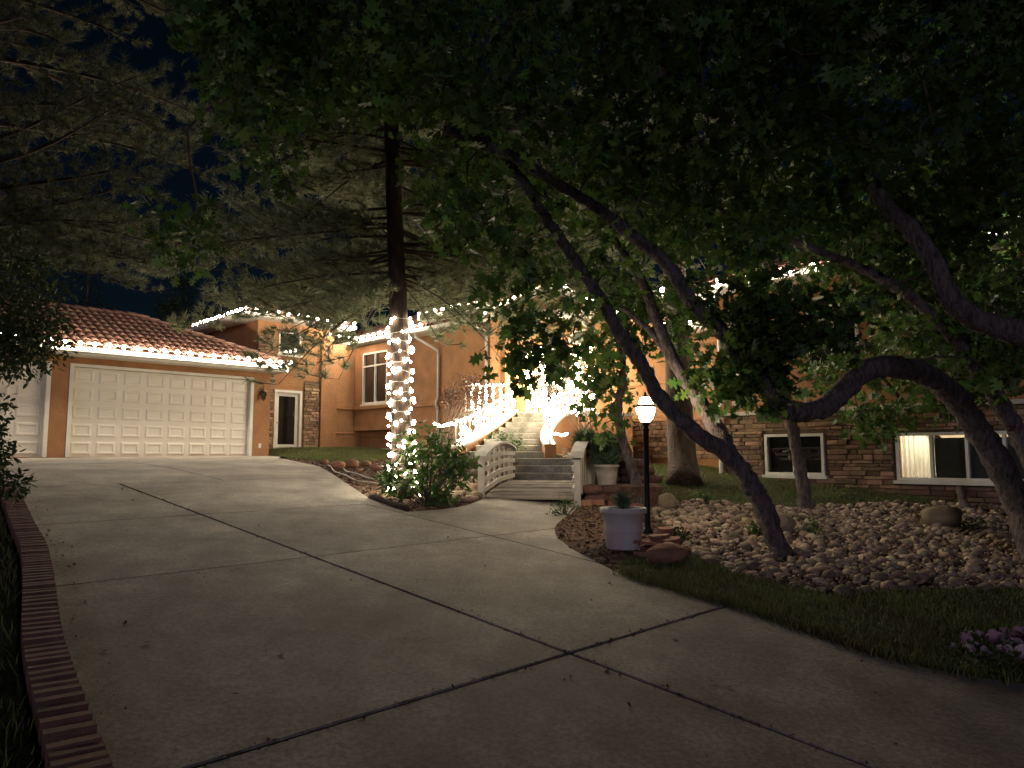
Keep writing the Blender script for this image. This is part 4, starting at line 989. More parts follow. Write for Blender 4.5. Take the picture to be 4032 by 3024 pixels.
def planter(p, r, h, label, mat, name='planter'):
    root=empty(name,p,label,'planter')
    mb=MB(); mb.lathe(p,[(.0,0),(r*.70,0),(r*.72,.01),(r*.792,h*.40),(r*.815,h*.43),(r*.82,h*.46),(r*.812,h*.49),(r*.90,h*.86),(r*.98,h*.87),(r,h*.90),(r,h*.985),(r*.97,h),(r*.90,h),(r*.88,h*.9)],28); mk('pot',mb,M[mat],root,True)
    mb=MB(); mb.lathe(p,[(r*.89,h*.91),(.0,h*.92)],20); mk('potting_soil',mb,M['soil'],root); return root
pp=gp(1347,1185); rr=(at(1398,1110,pp.y).x-at(1297,1110,pp.y).x)/2
big=planter(pp,rr,at(1347,1100,pp.y).z-pp.z+.02,'large white planter with a spiky tuft beside the driveway','terracotta_white')
pc=at(1311,1041,13.0); pc.z=1.10
planter(pc,.22,.36,'cream planter holding the rosemary bush on the sandstone wall','planter_cream')
pc2=at(1268,1041,13.55); pc2.z=1.10
planter(pc2,.2,.5,'cream planter tucked behind the bridge post','planter_cream')
# goose figure and pale rocks at the foot of the stair wall
gp_=Vector((1.30,16.9,1.50)); mb=MB()
mb.tube([gp_+Vector((.14,0,.09)),gp_+Vector((.08,0,.10)),gp_+Vector((0,0,.10)),gp_+Vector((-.07,0,.13)),gp_+Vector((-.10,0,.19)),gp_+Vector((-.105,0,.26)),gp_+Vector((-.13,0,.285)),gp_+Vector((-.17,0,.275))],[.012,.055,.075,.05,.028,.022,.026,.006],10)
mb.lathe(gp_,[(.05,0),(.045,.05)],8)
tag(mk('goose_figure',mb,M['cap_white'],smooth=True),'small pale goose figure at the foot of the stair wall','figurine')
for k,(x,y,w,lab) in enumerate(((1.06,16.85,.24,'pale rounded rock between goose figure and stair pier'),(1.45,16.8,.26,'pale flat rock beside the goose figure'),(1.22,16.72,.18,'small pale rock in front of the goose figure'))):
    boulder(Vector((x,y,1.50)),None,w,w*.8,w*.7,lab,50+k,'boulder')
# rocks in the mulch bed and the dry creek left of the bridge
bed_rocks=[(1020,1062,.28),(1005,1040,.22),(1030,1030,.3),(985,1050,.18),(960,1045,.2),(975,1025,.24),(1000,1015,.2),(940,1060,.16),(1028,1075,.2),(1012,1082,.16),(730,1012,.3),(760,1010,.34),(790,1008,.26),(700,1003,.2),(775,1020,.16),(812,1015,.2),(945,1085,.14),(968,1086,.15),(990,1080,.12)]
for k,(x,y,w) in enumerate(bed_rocks):
    lab='rounded pale rock in the dry creek beside the bridge' if x>900 else {730:'rough reddish rock where the garden hose loop begins',760:'largest rough reddish rock at the back of the pine mulch bed',790:'reddish rock right beside the largest one in the pine mulch bed',700:'small reddish rock at the driveway corner of the pine mulch bed',775:'smallest reddish rock in front of the largest one in the mulch bed',812:'reddish rock closest to the lit pine trunk'}[x]
    boulder(x,y,w,w*.8,w*.55,lab,60+k,'cobble' if x>900 else 'flag',name='rock',group='dry creek rocks' if x>900 else None)
q=rng.random((420,2)); P0=np.array([(925,1005)]); 
creek=V2([(930,1070),(1000,1092),(1038,1078)])+[br(-.1,.2,0),br(-.15,2.8,0),hp(12,13.3,0)]
q=pts_in(creek,70)
vv=[];tt=[];off=0
for i,(x,y) in enumerate(q):
    s=random.uniform(.03,.08); k=i%9; A=np.array(Matrix.Translation((x,y,gz(x,y)+s*.2))@Euler((random.gauss(0,.3),random.gauss(0,.3),random.uniform(0,6))).to_matrix().to_4x4()@Matrix.Diagonal((s*1.3,s,s*.65,1)))
    v=cob[k][0]@A[:3,:3].T+A[:3,3]; vv.append(v); tt.append(cob[k][1]+off); off+=len(v)
tag(inst('creek_pebbles',npmesh('creek_pebbles',np.concatenate(vv),np.concatenate(tt),M['cobble'],True),(0,0,0)),'small river pebbles of the dry creek beside the bridge','pebbles',None,'stuff')
# garden hose, timber edging
hp1=[gp(x,y,.015) for x,y in ((690,1006),(712,1008),(722,1020),(745,1028),(770,1040),(800,1044),(840,1050),(865,1052))]
hp2=[gp(x,y,.018) for x,y in ((726,1004),(740,1012),(748,1020),(775,1027),(800,1036),(835,1040),(870,1046))]
mb=MB(); mb.tube(smooth_line(hp1,5),.013,6); mb.tube(smooth_line(hp1[-1:]+[gp(885,1050,.02),gp(885,1044,.02)]+hp2[::-1],5),.013,6); tag(mk('garden_hose',mb,M['hose'],smooth=True),'pale garden hose looped across the mulch bed','hose')
mb=MB(); a,b=gp(800,1077),gp(878,1105); mb.tube([a.lerp(b,t)+Vector((0,.06,.02+.01*sin(t*9))) for t in np.linspace(0,1,9)],[.05,.06,.055,.06,.05,.055,.06,.05,.045],8,wob=.15); tag(mk('edging_log',mb,M['timber'],smooth=True),'dark weathered log edging the mulch bed','log')
# ------------------------------------------------------------------ vegetation
def leaf_shape(outline, fold=.12, curl=.1):
    "leaf from a half outline [(width, length)], midrib along +Z; triangles"
    n=len(outline); vs=[(0,0,0)]; mid=[]
    for w,l in outline: vs.append((w,abs(w)*fold-curl*l*l,l))
    for w,l in outline: vs.append((-w,abs(w)*fold-curl*l*l,l))
    vs.append((0,-curl,1.0)); tip=len(vs)-1; vs.append((0,-curl*.25,.5)); m=len(vs)-1; f=[]
    L=[0]+list(range(1,n+1))+[tip]; R=[0]+list(range(n+1,2*n+1))+[tip]
    for c in (L,R):
        for i in range(len(c)-1): f.append((m,c[i],c[i+1]) if c is L else (m,c[i+1],c[i]))
    return np.array(vs,dtype=float),np.array(f)
OAK=leaf_shape([(.05,.12),(.27,.2),(.13,.34),(.43,.50),(.17,.60),(.34,.78),(.10,.82)])
OVAL=leaf_shape([(.16,.25),(.2,.55),(.1,.85)])
def leaves(parent, name, shape, C, rad, per, size, mat, out=.6, down=.25, flat=1.0):
    "leaves in clumps round centres C"
    C=np.asarray(C); n=len(C)*per; c=np.repeat(C,per,0)
    d=rng.normal(size=(n,3)); d/=np.linalg.norm(d,axis=1)[:,None]; r=rad*rng.random(n)**.5
    d[:,2]*=flat; P=c+d*r[:,None]
    dirs=d*out+rng.normal(size=(n,3))*.55+np.array([0,0,-down]); 
    v,t=scatter(*shape,frames(dirs),P,size*rng.uniform(.4,1.35,n))
    return inst(name,npmesh(name,v-np.array(wloc(parent)),t,M[mat]),wloc(parent),parent)

def skel_tree(name, label, limbs, clusters, bark, leafmat='oak_leaf', shape=OAK, per=20, rad=.34, size=.12, cat='tree', group=None, twig=.016, seg=10):
    "limbs: [(points, r0, r1)], first is the trunk; clusters: clump centres joined to the limbs by twigs"
    root=empty(name,limbs[0][0][0],label,cat,group); nodes=[]; nr=[]
    for k,(pts,ra,rb_) in enumerate(limbs):
        P=smooth_line(pts,9); n=len(P)
        P=[p+Vector((random.gauss(0,.006),random.gauss(0,.006),random.gauss(0,.006))) for p in P]
        rad_=[ra+(rb_-ra)*i/(n-1) for i in range(n)]
        if k==0: rad_[0]*=1.35; rad_[1]*=1.2; rad_[2]*=1.1
        rad_=[r*random.uniform(.93,1.07) for r in rad_]
        mb=MB(); mb.tube(P,rad_,seg+4,wob=.17); mk('trunk' if k==0 else 'limb',mb,M[bark],root,True)
        nodes+=[np.array(p) for p in P[n//4 if k==0 else 0:]]; 
    if len(clusters):
        N=np.array(nodes); C=np.array(clusters); d=np.linalg.norm(C[:,None]-N[None],axis=2).min(1); mb=MB()
        for i in np.argsort(d):
            dd=np.linalg.norm(N-C[i],axis=1); j=int(dd.argmin()); a=Vector(N[j]); b=Vector(C[i]); L=(b-a).length
            if L<.05: continue
            m1=a.lerp(b,.35)+Vector((random.gauss(0,.09),random.gauss(0,.09),.10))*L; m2=a.lerp(b,.7)+Vector((random.gauss(0,.07),random.gauss(0,.07),.07))*L
            P=smooth_line([a,m1,m2,b],2); r0=min(.045,twig*(.6+L*.5)); mb.tube(P,[r0+(twig*.25-r0)*q/(len(P)-1) for q in range(len(P))],5,cap=False)
            N=np.vstack([N,np.array([tuple(p) for p in P[2:]])])
        mk('branches',mb,M['twig'],root,True,kind='stuff')
        leaves(root,'crown',shape,C,rad,per,size,leafmat)
    return root
def pl(l): return [at(*p) for p in l]

T1=[gp(1690,1197,-.08)]+pl([(1655,1110,8.9),(1625,1050,8.95),(1575,985,9.0),(1490,925,9.0),(1430,865,9.0),(1380,780,9.0),(1335,715,9.0),(1300,650,9.0),(1240,560,8.8),(1180,470,8.6),(1100,350,8.3),(1020,270,8)])
T1b=pl([(1582,995,9.0),(1550,930,9.4),(1508,862,9.95),(1462,790,10.15),(1418,690,10.2),(1388,610,10.2),(1330,520,10.2),(1290,420,10.3)])
T1c=pl([(1490,838,10.0),(1445,770,10.3),(1400,712,10.4),(1330,655,10.4),(1250,600,10.3)])
T2=[gp(2245,1215,-.08)]+pl([(2205,1100,9.8),(2150,990,9.8),(2090,895,9.7),(2030,828,9.6),(1960,796,9.5),(1880,796,9.4),(1830,835,9.3),(1780,880,9.2),(1710,888,9.1),(1672,855,9.0),(1652,805,9.0),(1605,775,8.9),(1572,730,8.9),(1530,690,8.8),(1485,640,8.7),(1440,570,8.6),(1380,520,8.5),(1300,455,8.4),(1200,395,8.2),(1090,330,8),(960,280,7.6)])
T3=[gp(1742,1097,-.08)]+pl([(1728,1010,13.6),(1708,905,13.6),(1688,825,13.5),(1650,745,13.4),(1620,660,13.3),(1592,570,13.2),(1562,470,13),(1545,380,13)])
T3b=pl([(1620,660,13.3),(1580,560,13.3),(1520,490,13.4),(1450,430,13.5)])
T4=[at(2640,1400,6.6)]+pl([(2560,1000,6.8),(2420,800,7.1),(2300,748,7.2),(2212,722,7.3),(2110,690,7.4),(2050,640,7.5),(2012,560,7.6),(1975,505,7.7),(1915,445,7.9),(1885,400,8)])
T4[0].z=gz(T4[0].x,T4[0].y)-.05
T6=[gp(2300,1150,-.06)]+pl([(2250,1040,11.2),(2195,930,11.2),(2150,850,11.1),(2110,770,11.0),(2060,690,10.9),(2040,560,10.8)])
T6b=pl([(2190,925,11.2),(2080,760,10.6),(1990,660,10.3),(1920,612,10.1),(1850,575,10.0),(1740,530,9.8),(1640,480,9.7)])
T5=[gp(2088,1102,-.05)]+pl([(2060,1010,14.9),(2035,960,14.9),(1990,905,14.8),(1945,862,14.8),(1900,800,14.7),(1880,720,14.6)])
TS=[gp(1388,1092,-.05)]+pl([(1368,1020,12.7),(1345,950,12.7),(1334,890,12.7),(1345,820,12.7),(1342,760,12.7),(1328,690,12.7),(1322,620,12.7)])
def region(n,x0,x1,y0,y1,Y0,Y1,bias=None):
    P=[]
    for _ in range(n):
        x=random.uniform(x0,x1); y=random.uniform(y0,y1); P.append(at(x,y,random.uniform(Y0,Y1)))
    return P
def blobr(n,cx,cy,rx,ry,Y0,Y1):
    P=[]
    for _ in range(n):
        a=random.uniform(0,2*pi); r=sqrt(random.random()); P.append(at(cx+rx*r*cos(a),cy+ry*r*sin(a),random.uniform(Y0,Y1)))
    return P
CL=[]
CL+=region(230,420,2350,-120,120,5.8,10.5)+region(60,480,1000,60,230,7,11)+region(140,950,2300,100,330,6.6,11)
CL+=region(48,900,1400,290,450,8,11.5)+region(165,1350,2300,300,520,8.5,13)
CL+=region(40,470,900,80,250,8.5,11.5)+blobr(7,400,470,70,70,9,11)+blobr(5,560,330,80,40,9,11)
CL+=blobr(9,1020,470,70,45,8,8.8)+blobr(8,1130,610,110,80,8.1,9)+blobr(6,1195,730,85,45,8.2,8.9)+blobr(2,1240,790,30,30,8.6,9.2)+blobr(3,1120,765,30,30,8.2,8.7)+blobr(5,1270,590,60,80,8.6,9.6)
CL+=blobr(25,1730,688,165,42,8.2,9)+blobr(10,1570,800,55,45,8.7,9.2)+blobr(8,1640,830,45,40,8.9,9.3)+blobr(6,1520,640,45,40,8.6,9)
CL+=blobr(75,1850,520,300,110,10,13)+blobr(50,2080,640,170,150,10.5,13.5)+blobr(34,2080,780,150,100,11.5,14)+blobr(16,2150,720,100,110,9.5,11)+blobr(16,1960,690,110,90,10.5,13)+blobr(10,1800,800,90,40,11,13)+blobr(10,1900,880,60,45,13,14.5)+blobr(10,2000,480,120,60,9.6,10.5)
CL+=blobr(18,1330,700,65,90,12,13.4)+blobr(10,1310,850,40,80,12,13.2)+blobr(9,1440,680,50,110,11.5,13)+blobr(16,1480,460,130,90,10.5,13)
CL=np.array([tuple(p) for p in CL])
specs=[('leaning oak forking low over the cobbles, its near limb reaching over the bridge',[(T1,.125,.05),(T1b,.115,.045),(T1c,.065,.025)]),
 ('serpentine oak whose trunk snakes sideways across the basement windows',[(T2,.175,.05)]),
 ('slender upright oak in front of the sliding basement window',[(T3,.12,.045),(T3b,.06,.025)]),
 ('thick dark oak limb arching in from beyond the lawn',[(T4,.155,.075)]),
 ('oak behind the serpentine trunk with a long straight side limb',[(T6,.16,.07),(T6b,.10,.04)]),
 ('thin dark crooked oak beside the large boulder',[(T5,.075,.035)]),
 ('slim crooked oak behind the lamp post rising from the sandstone wall',[(TS,.10,.04)])]
sk=[np.array([tuple(p) for l,_,_ in s[1] for p in smooth_line(l,3)]) for s in specs]
# every clump belongs to the nearest limb
D=np.stack([np.linalg.norm(CL[:,None]-k[None],axis=2).min(1) for k in sk],1); own=D.argmin(1)
for i,(lab,limbs) in enumerate(specs):
    skel_tree('oak_tree',lab,limbs,CL[own==i],'oak_bark',per=32,rad=.42,size=.18)

# pines
def tuft_shape(n=26, L=1.0, seed=1):
    r=np.random.default_rng(seed); vs=[];f=[]
    for i in range(n):
        d=np.array([r.normal(0,.5),r.normal(0,.5),r.uniform(.35,1.0)]); d/=np.linalg.norm(d); s=np.cross(d,r.normal(size=3)); s/=np.linalg.norm(s)
        b=np.array([0,0,r.uniform(-.25,.25)]); k=len(vs); vs+=[b+s*.034,b-s*.034,b+d*L*r.uniform(.7,1.1)-np.array([0,0,.0])]; f.append((k,k+1,k+2))
    return np.array(vs),np.array(f)
TUFT=tuft_shape()
def pine(name,label,trunk,r0,r1,branches,needle=.17,group=None,seg=14,dens=1.0,nmat='needle'):
    root=empty(name,trunk[0],label,'tree',group); P=smooth_line(trunk,5); n=len(P)
    rad=[r0+(r1-r0)*i/(n-1) for i in range(n)]; rad[0]*=1.25; rad[1]*=1.12; rad[2]*=1.05
    mb=MB(); mb.tube(P,rad,seg,wob=.07); mk('trunk',mb,M['pine_bark'],root,True)
    wood=MB(); tp=[];td=[]
    for (s,dirv,L,rise,droop,rb) in branches:
        s=Vector(s); d=Vector(dirv).normalized(); side=d.cross(UP).normalized(); ph=random.uniform(0,6)
        f=lambda t:s+d*L*t+UP*(rise*t-droop*t*t)+side*(.10*L*sin(ph+3*t)*t)
        main=[f(t) for t in np.linspace(0,1,9)]; wood.tube(main,[rb*(1-.8*t) for t in np.linspace(0,1,9)],6,cap=False)
        k=int(max(12,L*6.0*dens))
        for i in range(k):
            t=.12+.88*i/(k-1) if k>1 else 1; p=f(t); sg=1 if i%2 else -1
            l=(.28+.42*(1-abs(t-.55)))*max(.85,min(1.15,L*.3))*random.uniform(.6,1.25); v=(d*random.uniform(.35,.9)+side*sg*random.uniform(.5,1.1)+UP*random.uniform(-.25,.35)).normalized()
            if i==k-1: v=d
            sec=[p,p+v*l*.5+UP*.03*l,p+v*l+UP*.10*l]; wood.tube(sec,[rb*.28*(1.2-t),.008,.005],4,cap=False)
            m=max(4,int(l/.095))
            for j in range(m):
                u=.25+.75*j/(m-1); q=p+v*l*u+UP*.1*l*u*u; q=q+Vector((random.gauss(0,.035),random.gauss(0,.035),random.gauss(0,.03)))
                tp.append(tuple(q)); w=v*.7+UP*.35+Vector((random.gauss(0,.35),random.gauss(0,.35),random.gauss(0,.3))); td.append(tuple(w))
    mk('branches',wood,M['twig'],root,True,kind='stuff')
    tp=np.array(tp); td=np.array(td); v,t=scatter(*TUFT,frames(td),tp,needle*rng.uniform(.7,1.25,len(tp)))
    inst('crown',npmesh('crown',v-np.array(wloc(root)),t,M[nmat]),wloc(root),root)
    return root,P,rad
base=gp(870,1072,-.05); ptop=[base]+pl([(868,960,11.8),(866,850,11.82),(862,700,11.85),(856,550,11.9),(850,400,11.95),(845,200,12.0)]); ptop.append(ptop[-1]+Vector((-.1,.1,5)))
br_=[]
for k in range(50):
    z=random.uniform(4.5,8.4); az=random.uniform(.1,pi-.1) if k%10<7 else random.uniform(0,2*pi); d=Vector((cos(az),sin(az),0)); 
    if d.y<-.3 and z<6: d.y*=-.6
    L=(random.uniform(3.2,5.4) if d.y>.25 else random.uniform(2.2,3.6))*(1.12-.05*(z-4)); i=min(range(len(ptop)-1),key=lambda q:abs(ptop[q].z-z)); s=Vector((ptop[i].x,ptop[i].y,z))
    br_.append((s,d,L,random.uniform(-.1,.7),random.uniform(.3,.9),.026))
s0=Vector((ptop[3].x,ptop[3].y,0))
# long low boughs that hang before the house
for (z,tx,ty,tY,L_) in ((4.4,620,725,12.8,1),(4.3,650,765,12.2,1),(4.6,700,705,13.0,1),(4.3,575,770,11.9,1),(4.5,780,745,12.8,1),(4.4,950,745,12.2,1),(4.6,1040,720,12.6,1),(4.25,600,828,11.4,1),(4.4,560,690,12.0,1),(4.6,470,640,12.4,1),(4.35,730,820,11.2,1),(4.3,690,790,12,1),(4.5,1080,772,11.6,1),(4.4,1000,700,12.2,1),(4.7,1090,660,12.3,1),(4.9,430,600,12.2,1),(5.0,640,600,13.5,1),(4.6,760,690,13.4,1),(4.7,960,640,13.4,1),(5.2,520,520,13,1),(5.4,440,480,12.5,1)):
    s=Vector((s0.x,s0.y,z)); e=at(tx,ty,tY); v=e-s; dz=v.z; v.z=0; L=v.length; br_.append((s,v,L,dz*.5+.12,-dz*.5+.12 if dz<0 else .1,.022))
root,P,rad=pine('pine_tree','pine with its lower trunk wound in lights, beside the leafy shrub',ptop,.175,.11,br_)
# spiral of bulbs up the trunk
def trunk_at(z):
    for i in range(len(P)-1):
        if P[i].z<=z<=P[i+1].z:
            t=(z-P[i].z)/(P[i+1].z-P[i].z); return P[i].lerp(P[i+1],t),rad[i]+(rad[i+1]-rad[i])*t
    return P[0],rad[0]
Q=[]; n=165; zt=at(862,690,11.8).z
for i in range(n):
    t=i/(n-1); z=base.z+.08+(zt-base.z-.08)*t; c,r=trunk_at(z); a=2*pi*17*t+.5*sin(i*1.7); Q.append(c+Vector(((r+.045)*cos(a),(r+.045)*sin(a),random.uniform(-.045,.045))))
light_string(Q,TB_,'string of lights spiralling up the lower pine trunk',.006)
# tall pine by the house
b2=gp(1478,1047,-.05); t2=[b2]+pl([(1472,960,16.5),(1466,850,16.5),(1462,700,16.5),(1455,550,16.5),(1448,400,16.5)]); t2.append(t2[-1]+Vector((0,0,4)))
bb=[]
for k in range(26):
    z=random.uniform(6.2,11); az=random.uniform(0,2*pi); bb.append((Vector((t2[4].x,t2[4].y,z)),(cos(az),sin(az)*.8-.1,0),random.uniform(2,3.2),random.uniform(0,.5),random.uniform(.4,1),.05))
pine('pine_tree','thick-trunked old pine standing on the lawn against the house',t2,.33,.2,bb)
# pine on the left, its boughs reach in over the driveway
b3=Vector((-10.6,13.2,0)); b3.z=gz(b3.x,b3.y)-.05; t3=[b3,b3+Vector((.05,0,3)),b3+Vector((.1,0,6)),b3+Vector((.1,.1,12))]
bb=[]
for k in range(30):
    z=random.uniform(5.2,12.5); az=random.uniform(-1.1,.75); bb.append((Vector((b3.x+.1,b3.y,z)),(cos(az),sin(az),0),random.uniform(2.8,4.6),random.uniform(-.2,.7),random.uniform(.5,1.3),.055))
for (z,tx,ty,tY) in ((5.4,300,560,12.5),(5.6,250,480,12),(5.9,290,400,12.5),(6.3,310,330,12),(5.2,180,590,11.8),(6.8,300,250,12),(5.0,120,540,11.5),(7.2,330,190,12.2)):
    s=Vector((b3.x+.1,b3.y,z)); e=at(tx,ty,tY); v=e-s; dz=v.z; v.z=0; bb.append((s,v,v.length,dz*.4+.2,-dz*.6+.2,.055))
pine('pine_tree','dark pine left of the garage reaching over the driveway',t3,.22,.12,bb,nmat='needle_shaded')

# leafy tree and shrub left of the brick edging
b4=Vector((-8.2,8.8,0)); b4.z=gz(b4.x,b4.y)-.05
C=[tuple(p) for p in blobr(44,20,640,100,110,9.2,10.8)+blobr(22,60,740,60,55,9.3,10.4)+blobr(10,90,700,45,40,9.5,10.3)+blobr(26,-120,600,130,160,9,11)+blobr(10,20,760,40,40,9.3,10)]
skel_tree('small_tree','dense dark small-leaved tree overhanging the single garage door',[([b4,b4+Vector((.3,.1,1.6)),b4+Vector((.9,.3,2.9)),b4+Vector((1.6,.5,3.9))],.11,.05)],C,'oak_bark','dark_leaf',OVAL,60,.33,.085)
b5=gp(-60,1110,-.03)
C=[tuple(p) for p in blobr(20,-22,1000,34,70,7.6,8.6)+blobr(16,-80,960,60,110,7.6,8.8)+blobr(4,22,1050,14,12,7.6,8.2)+blobr(4,-8,890,14,35,7.8,8.4)]
skel_tree('shrub','leafy shrub left of the brick edging in front of the single garage door',[([b5,b5+Vector((.05,0,.35)),b5+Vector((.15,.05,.7))],.03,.015)],C,'oak_bark','dark_leaf',OVAL,48,.17,.075,cat='shrub',twig=.008)
# background trees behind the garage
for k,(x,Y,zt,w,lab) in enumerate(((-21,36,11.6,3.2,'dark background tree behind the garage ridge'),(-17.0,38,11.0,2.6,'taller dark background tree behind the garage roof'),(-15.6,33,8.7,2.0,'dim bushy tree between garage roof and tower'),(-26,38,10.5,3.0,'dark background tree beyond the left pine'))):
    b=Vector((x,Y,gz(x,Y)-.1)); C=[]
    for i in range(46):
        a=random.uniform(0,6.28); t=random.random(); r=w*sqrt(random.random())*(1-.75*t**1.5); C.append((x+r*cos(a),Y+r*sin(a),b.z+1.6+(zt-b.z-1.6)*t))
    skel_tree('background_tree',lab,[([b,b+UP*2,b+UP*4,b+UP*(zt-b.z-1)],.2,.05)],C,'oak_bark','dark_leaf',OVAL,70,.6,.16,twig=.02)

# garden shrubs
def shrub(name,label,base,C,mat,shape=OVAL,per=24,rad=.14,size=.07,stems=6,cat='shrub'):
    base=Vector(base); root=empty(name,base,label,cat); mb=MB(); C=np.asarray(C)
    for c in C[rng.permutation(len(C))[:max(stems,len(C)//2)]]:
        c=Vector(c); m=base.lerp(c,.5)+Vector((random.gauss(0,.05),random.gauss(0,.05),.06)); mb.tube([base+Vector((random.gauss(0,.03),random.gauss(0,.03),-.03)),m,c],[.010,.007,.003],4,cap=False)
    mk('stems',mb,M['twig'],root,True,kind='stuff'); leaves(root,'foliage',shape,C,rad,per,size,mat); return root
def dome(b,n,rx,ry,h,z0=.15):
    P=[]
    for _ in range(n):
        a=random.uniform(0,6.28); r=sqrt(random.random()); t=random.random(); k=sqrt(max(0,1-t*t)); P.append((b[0]+rx*r*k*cos(a),b[1]+ry*r*k*sin(a),b[2]+z0+h*t))
    return P
b=gp(925,1090); C=[tuple(p) for p in blobr(34,915,1040,85,45,10.9,11.7)+blobr(22,915,965,45,50,11,11.6)+blobr(12,960,1000,40,50,11,11.6)+blobr(6,1000,1020,20,20,11.1,11.5)+blobr(6,850,1030,20,25,11,11.4)]
shrub('leafy_shrub','bright green leafy shrub at the foot of the lit pine',b,C,'shrub_leaf',OVAL,22,.15,.105,14)
b=Vector((-1.75,17.6,1.45)); C=[tuple(p) for p in blobr(60,1010,850,52,36,17.2,18.3)+blobr(16,970,870,22,18,17.3,18)]
shrub('red_shrub','bronze-leaved shrub left of the lit stair railing',b,C,'plum_leaf',OVAL,34,.16,.065,14)
b=Vector((2.05,18.2,1.5)); C=[tuple(p) for p in blobr(46,1225,850,55,36,17.6,18.6)]
shrub('red_shrub','bronze-leaved shrub hung with lights right of the entry stairs',b,C,'plum_leaf',OVAL,26,.16,.065,14)
Pq=[Vector(c)+Vector((random.gauss(0,.1),-.12,random.gauss(0,.1))) for c in C for _ in range(2)]; Pq.sort(key=lambda p:p.x+.3*p.z)
light_string(Pq,MINI,'small lights draped through the bronze-leaved shrub right of the stairs',.004)
b=Vector((.1,16.75,1.56)); b=Vector((-.62,16.55,1.56)); C=[tuple(p) for p in blobr(9,1085,940,25,18,16.3,16.7)+blobr(7,1120,950,25,16,16.2,16.6)]
shrub('green_shrub','small green shrub on the landing before the stair foot',b,C,'shrub_leaf',OVAL,20,.12,.07,6)
# rosemary bushes
def spiky(name,label,b,n,rx,h,L,mat='herb',width=.012,up=.9,cat='plant'):
    b=Vector(b); root=empty(name,b,label,cat); C=np.array(dome((b.x,b.y,b.z),n,rx,rx,h,.05)); d=C-np.array([b.x,b.y,b.z-.1]); d[:,2]+=up
    sh=tuft_shape(30,1.0,5); sh=(sh[0]*np.array([1.3,1.3,1.0]),sh[1]); v,t=scatter(*sh,frames(d),C,L*rng.uniform(.45,1.5,n))
    mb=MB()
    for c in C[:10]: mb.tube([b-UP*.02,b.lerp(Vector(c),.6)+UP*.03,Vector(c)],[.012,.008,.004],4,cap=False)
    mk('stems',mb,M['twig'],root,kind='stuff'); inst('foliage',npmesh('foliage',v-np.array(b),t,M[mat]),b,root); return root
spiky('rosemary_bush','rounded dark green rosemary bush in the cream planter',pc+UP*.33,260,.25,.40,.17)
spiky('rosemary_bush','dark green rosemary bush between bridge post and cream planter',pc2+UP*.47,170,.2,.28,.19)
sp=pp+UP*(at(1347,1100,pp.y).z-pp.z); spiky('spiky_tuft','short dark spiky tuft growing in the white planter',sp-UP*.03,14,.07,.08,.12)
# weeds, flowers
b=gp(1222,1112); C=[tuple(p) for p in blobr(9,1222,1098,28,14,b.y-.15,b.y+.15)+blobr(4,1205,1112,18,5,b.y-.2,b.y)]
shrub('weed','straggly green weed at the edge of the walk beside the bridge post',b,C,'shrub_leaf',OVAL,18,.09,.045,8,'plant')
for k,(x,y,s,lab) in enumerate(((1520,1085,.16,'low leafy weed on the lawn edge behind the leaning oak'),(1755,1155,.14,'sprouting weed in cobbles behind the leaning oak foot'),(1640,1160,.14,'sprouting weed in cobbles left of the leaning oak foot'),(2100,1150,.2,'dark ground plant beside the large boulder'),(1840,1080,.25,'dark low bush on the lawn edge between the oaks'),(2060,1075,.2,'dark low bush behind the large boulder'),(1470,1170,.12,'weed beside the flagstone pile'))):
    b=gp(x,y); shrub('weed',lab,b,dome(b,9,s,s,s*.9,.03),'shrub_leaf' if k<3 else 'dark_leaf',OVAL,16,.09,.055,5,'plant')
fb0=gp(2140,1430); fl=empty('flower_patch',fb0,'clump of pink and white flowers at the lawn corner by the driveway','flowers')
C=[]
for _ in range(60):
    x=random.uniform(2050,2330); y=random.uniform(1395,1462); p=gp(x,y); C.append((p.x,p.y,p.z+random.uniform(.03,.09)))
leaves(fl,'foliage',OVAL,C,.08,14,.05,'dark_leaf',out=.8,down=-.2)
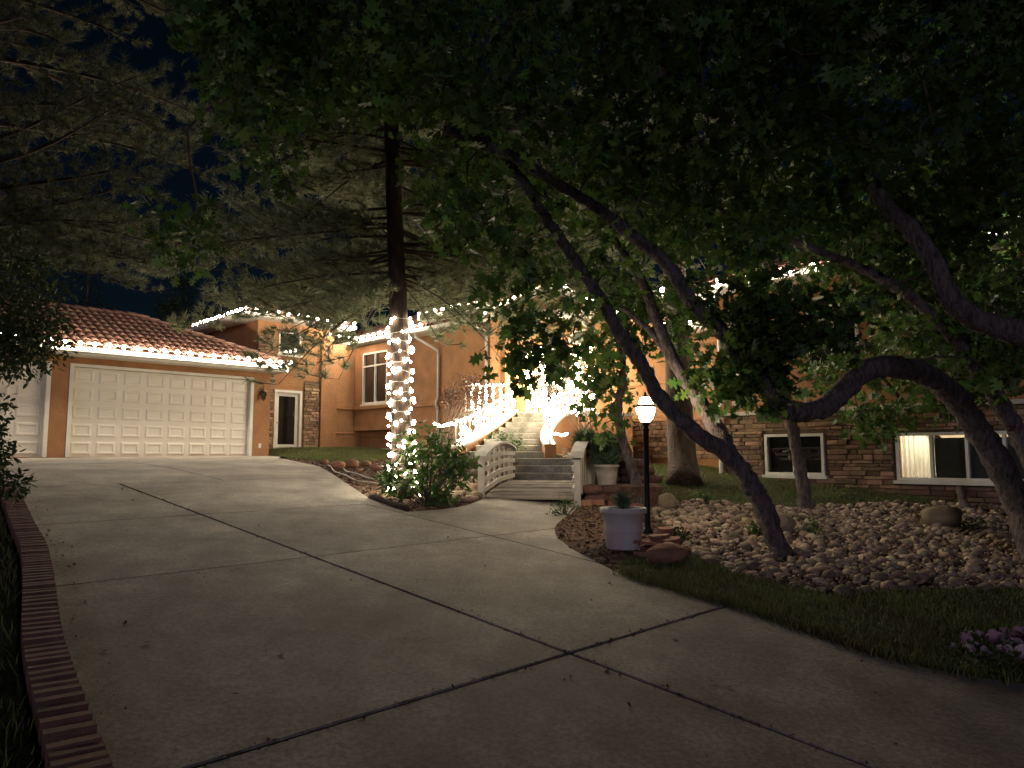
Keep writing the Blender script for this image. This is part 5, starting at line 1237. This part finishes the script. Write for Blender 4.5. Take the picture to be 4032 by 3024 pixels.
def flower_mesh(mat,seed):
    r=random.Random(seed); mb=MB(); n=5; vs=[(0,0,0)]; fs=[]
    for k in range(n*4):
        a=2*pi*k/(n*4); rad=.95+.18*abs(sin(a*n/2)); z=.35+.12*r.random(); vs.append((rad*cos(a)*.55,rad*sin(a)*.55,z*.55)); 
    for k in range(n*4):
        a=2*pi*k/(n*4); rad=.95+.2*abs(sin(a*n/2)); vs.append((rad*cos(a),rad*sin(a),.42+.2*r.random()))
    m=n*4
    for k in range(m): k2=(k+1)%m; fs += [(0,1+k,1+k2),(1+k,1+m+k,1+m+k2,1+k2)]
    mb.add(vs,fs); me=mb.mesh('flower',True); me.materials.append(M[mat]); return me
FL=[flower_mesh('petal_pink',1),flower_mesh('petal_pink',2),flower_mesh('petal_white',3)]
for k,(x,y,s) in enumerate([(2085,1420,.055),(2150,1415,.06),(2170,1400,.04),(2195,1425,.045),(2205,1400,.05),(2120,1405,.035),(2180,1440,.035),(2130,1440,.03),(2210,1445,.05),(2230,1420,.05),(2100,1445,.025),(2060,1430,.025)]+[(random.uniform(2080,2330),random.uniform(1395,1460),random.uniform(.02,.035)) for _ in range(16)]):
    p=gp(x,y,.10); inst('flower',FL[k%2] if k in (0,1,2,4,9) else FL[2],p,fl,(-.9+random.gauss(0,.3),random.gauss(0,.3),random.uniform(-.5,.5)) if False else (random.uniform(.5,1.1),random.gauss(0,.3),random.uniform(-.5,.5)),s)
# fallen leaves on the concrete
lv,lf=OAK; LM=npmesh('fallen_leaf',lv*np.array([1,1,1]),lf,M['dry_leaf'])
spots=[(612,1420),(500,1505),(670,1512),(860,1203),(1010,1100),(1150,1110),(1075,1128),(1030,1135),(1320,1262),(1160,1195),(985,1190),(580,1340),(310,1395),(350,1370),(430,1240),(420,1260),(870,1385),(1460,1385),(1530,1475),(1580,1490),(1040,1175)]
for k,(x,y) in enumerate(spots):
    p=gp(x,y,.012); o=inst('fallen_leaf',LM,p,None,(pi/2*random.uniform(.9,1.1),random.gauss(0,.1),random.uniform(0,6.28)),random.uniform(.035,.06)); tag(o,'dry curled oak leaf lying on the concrete driveway','leaf','fallen leaves on the driveway')
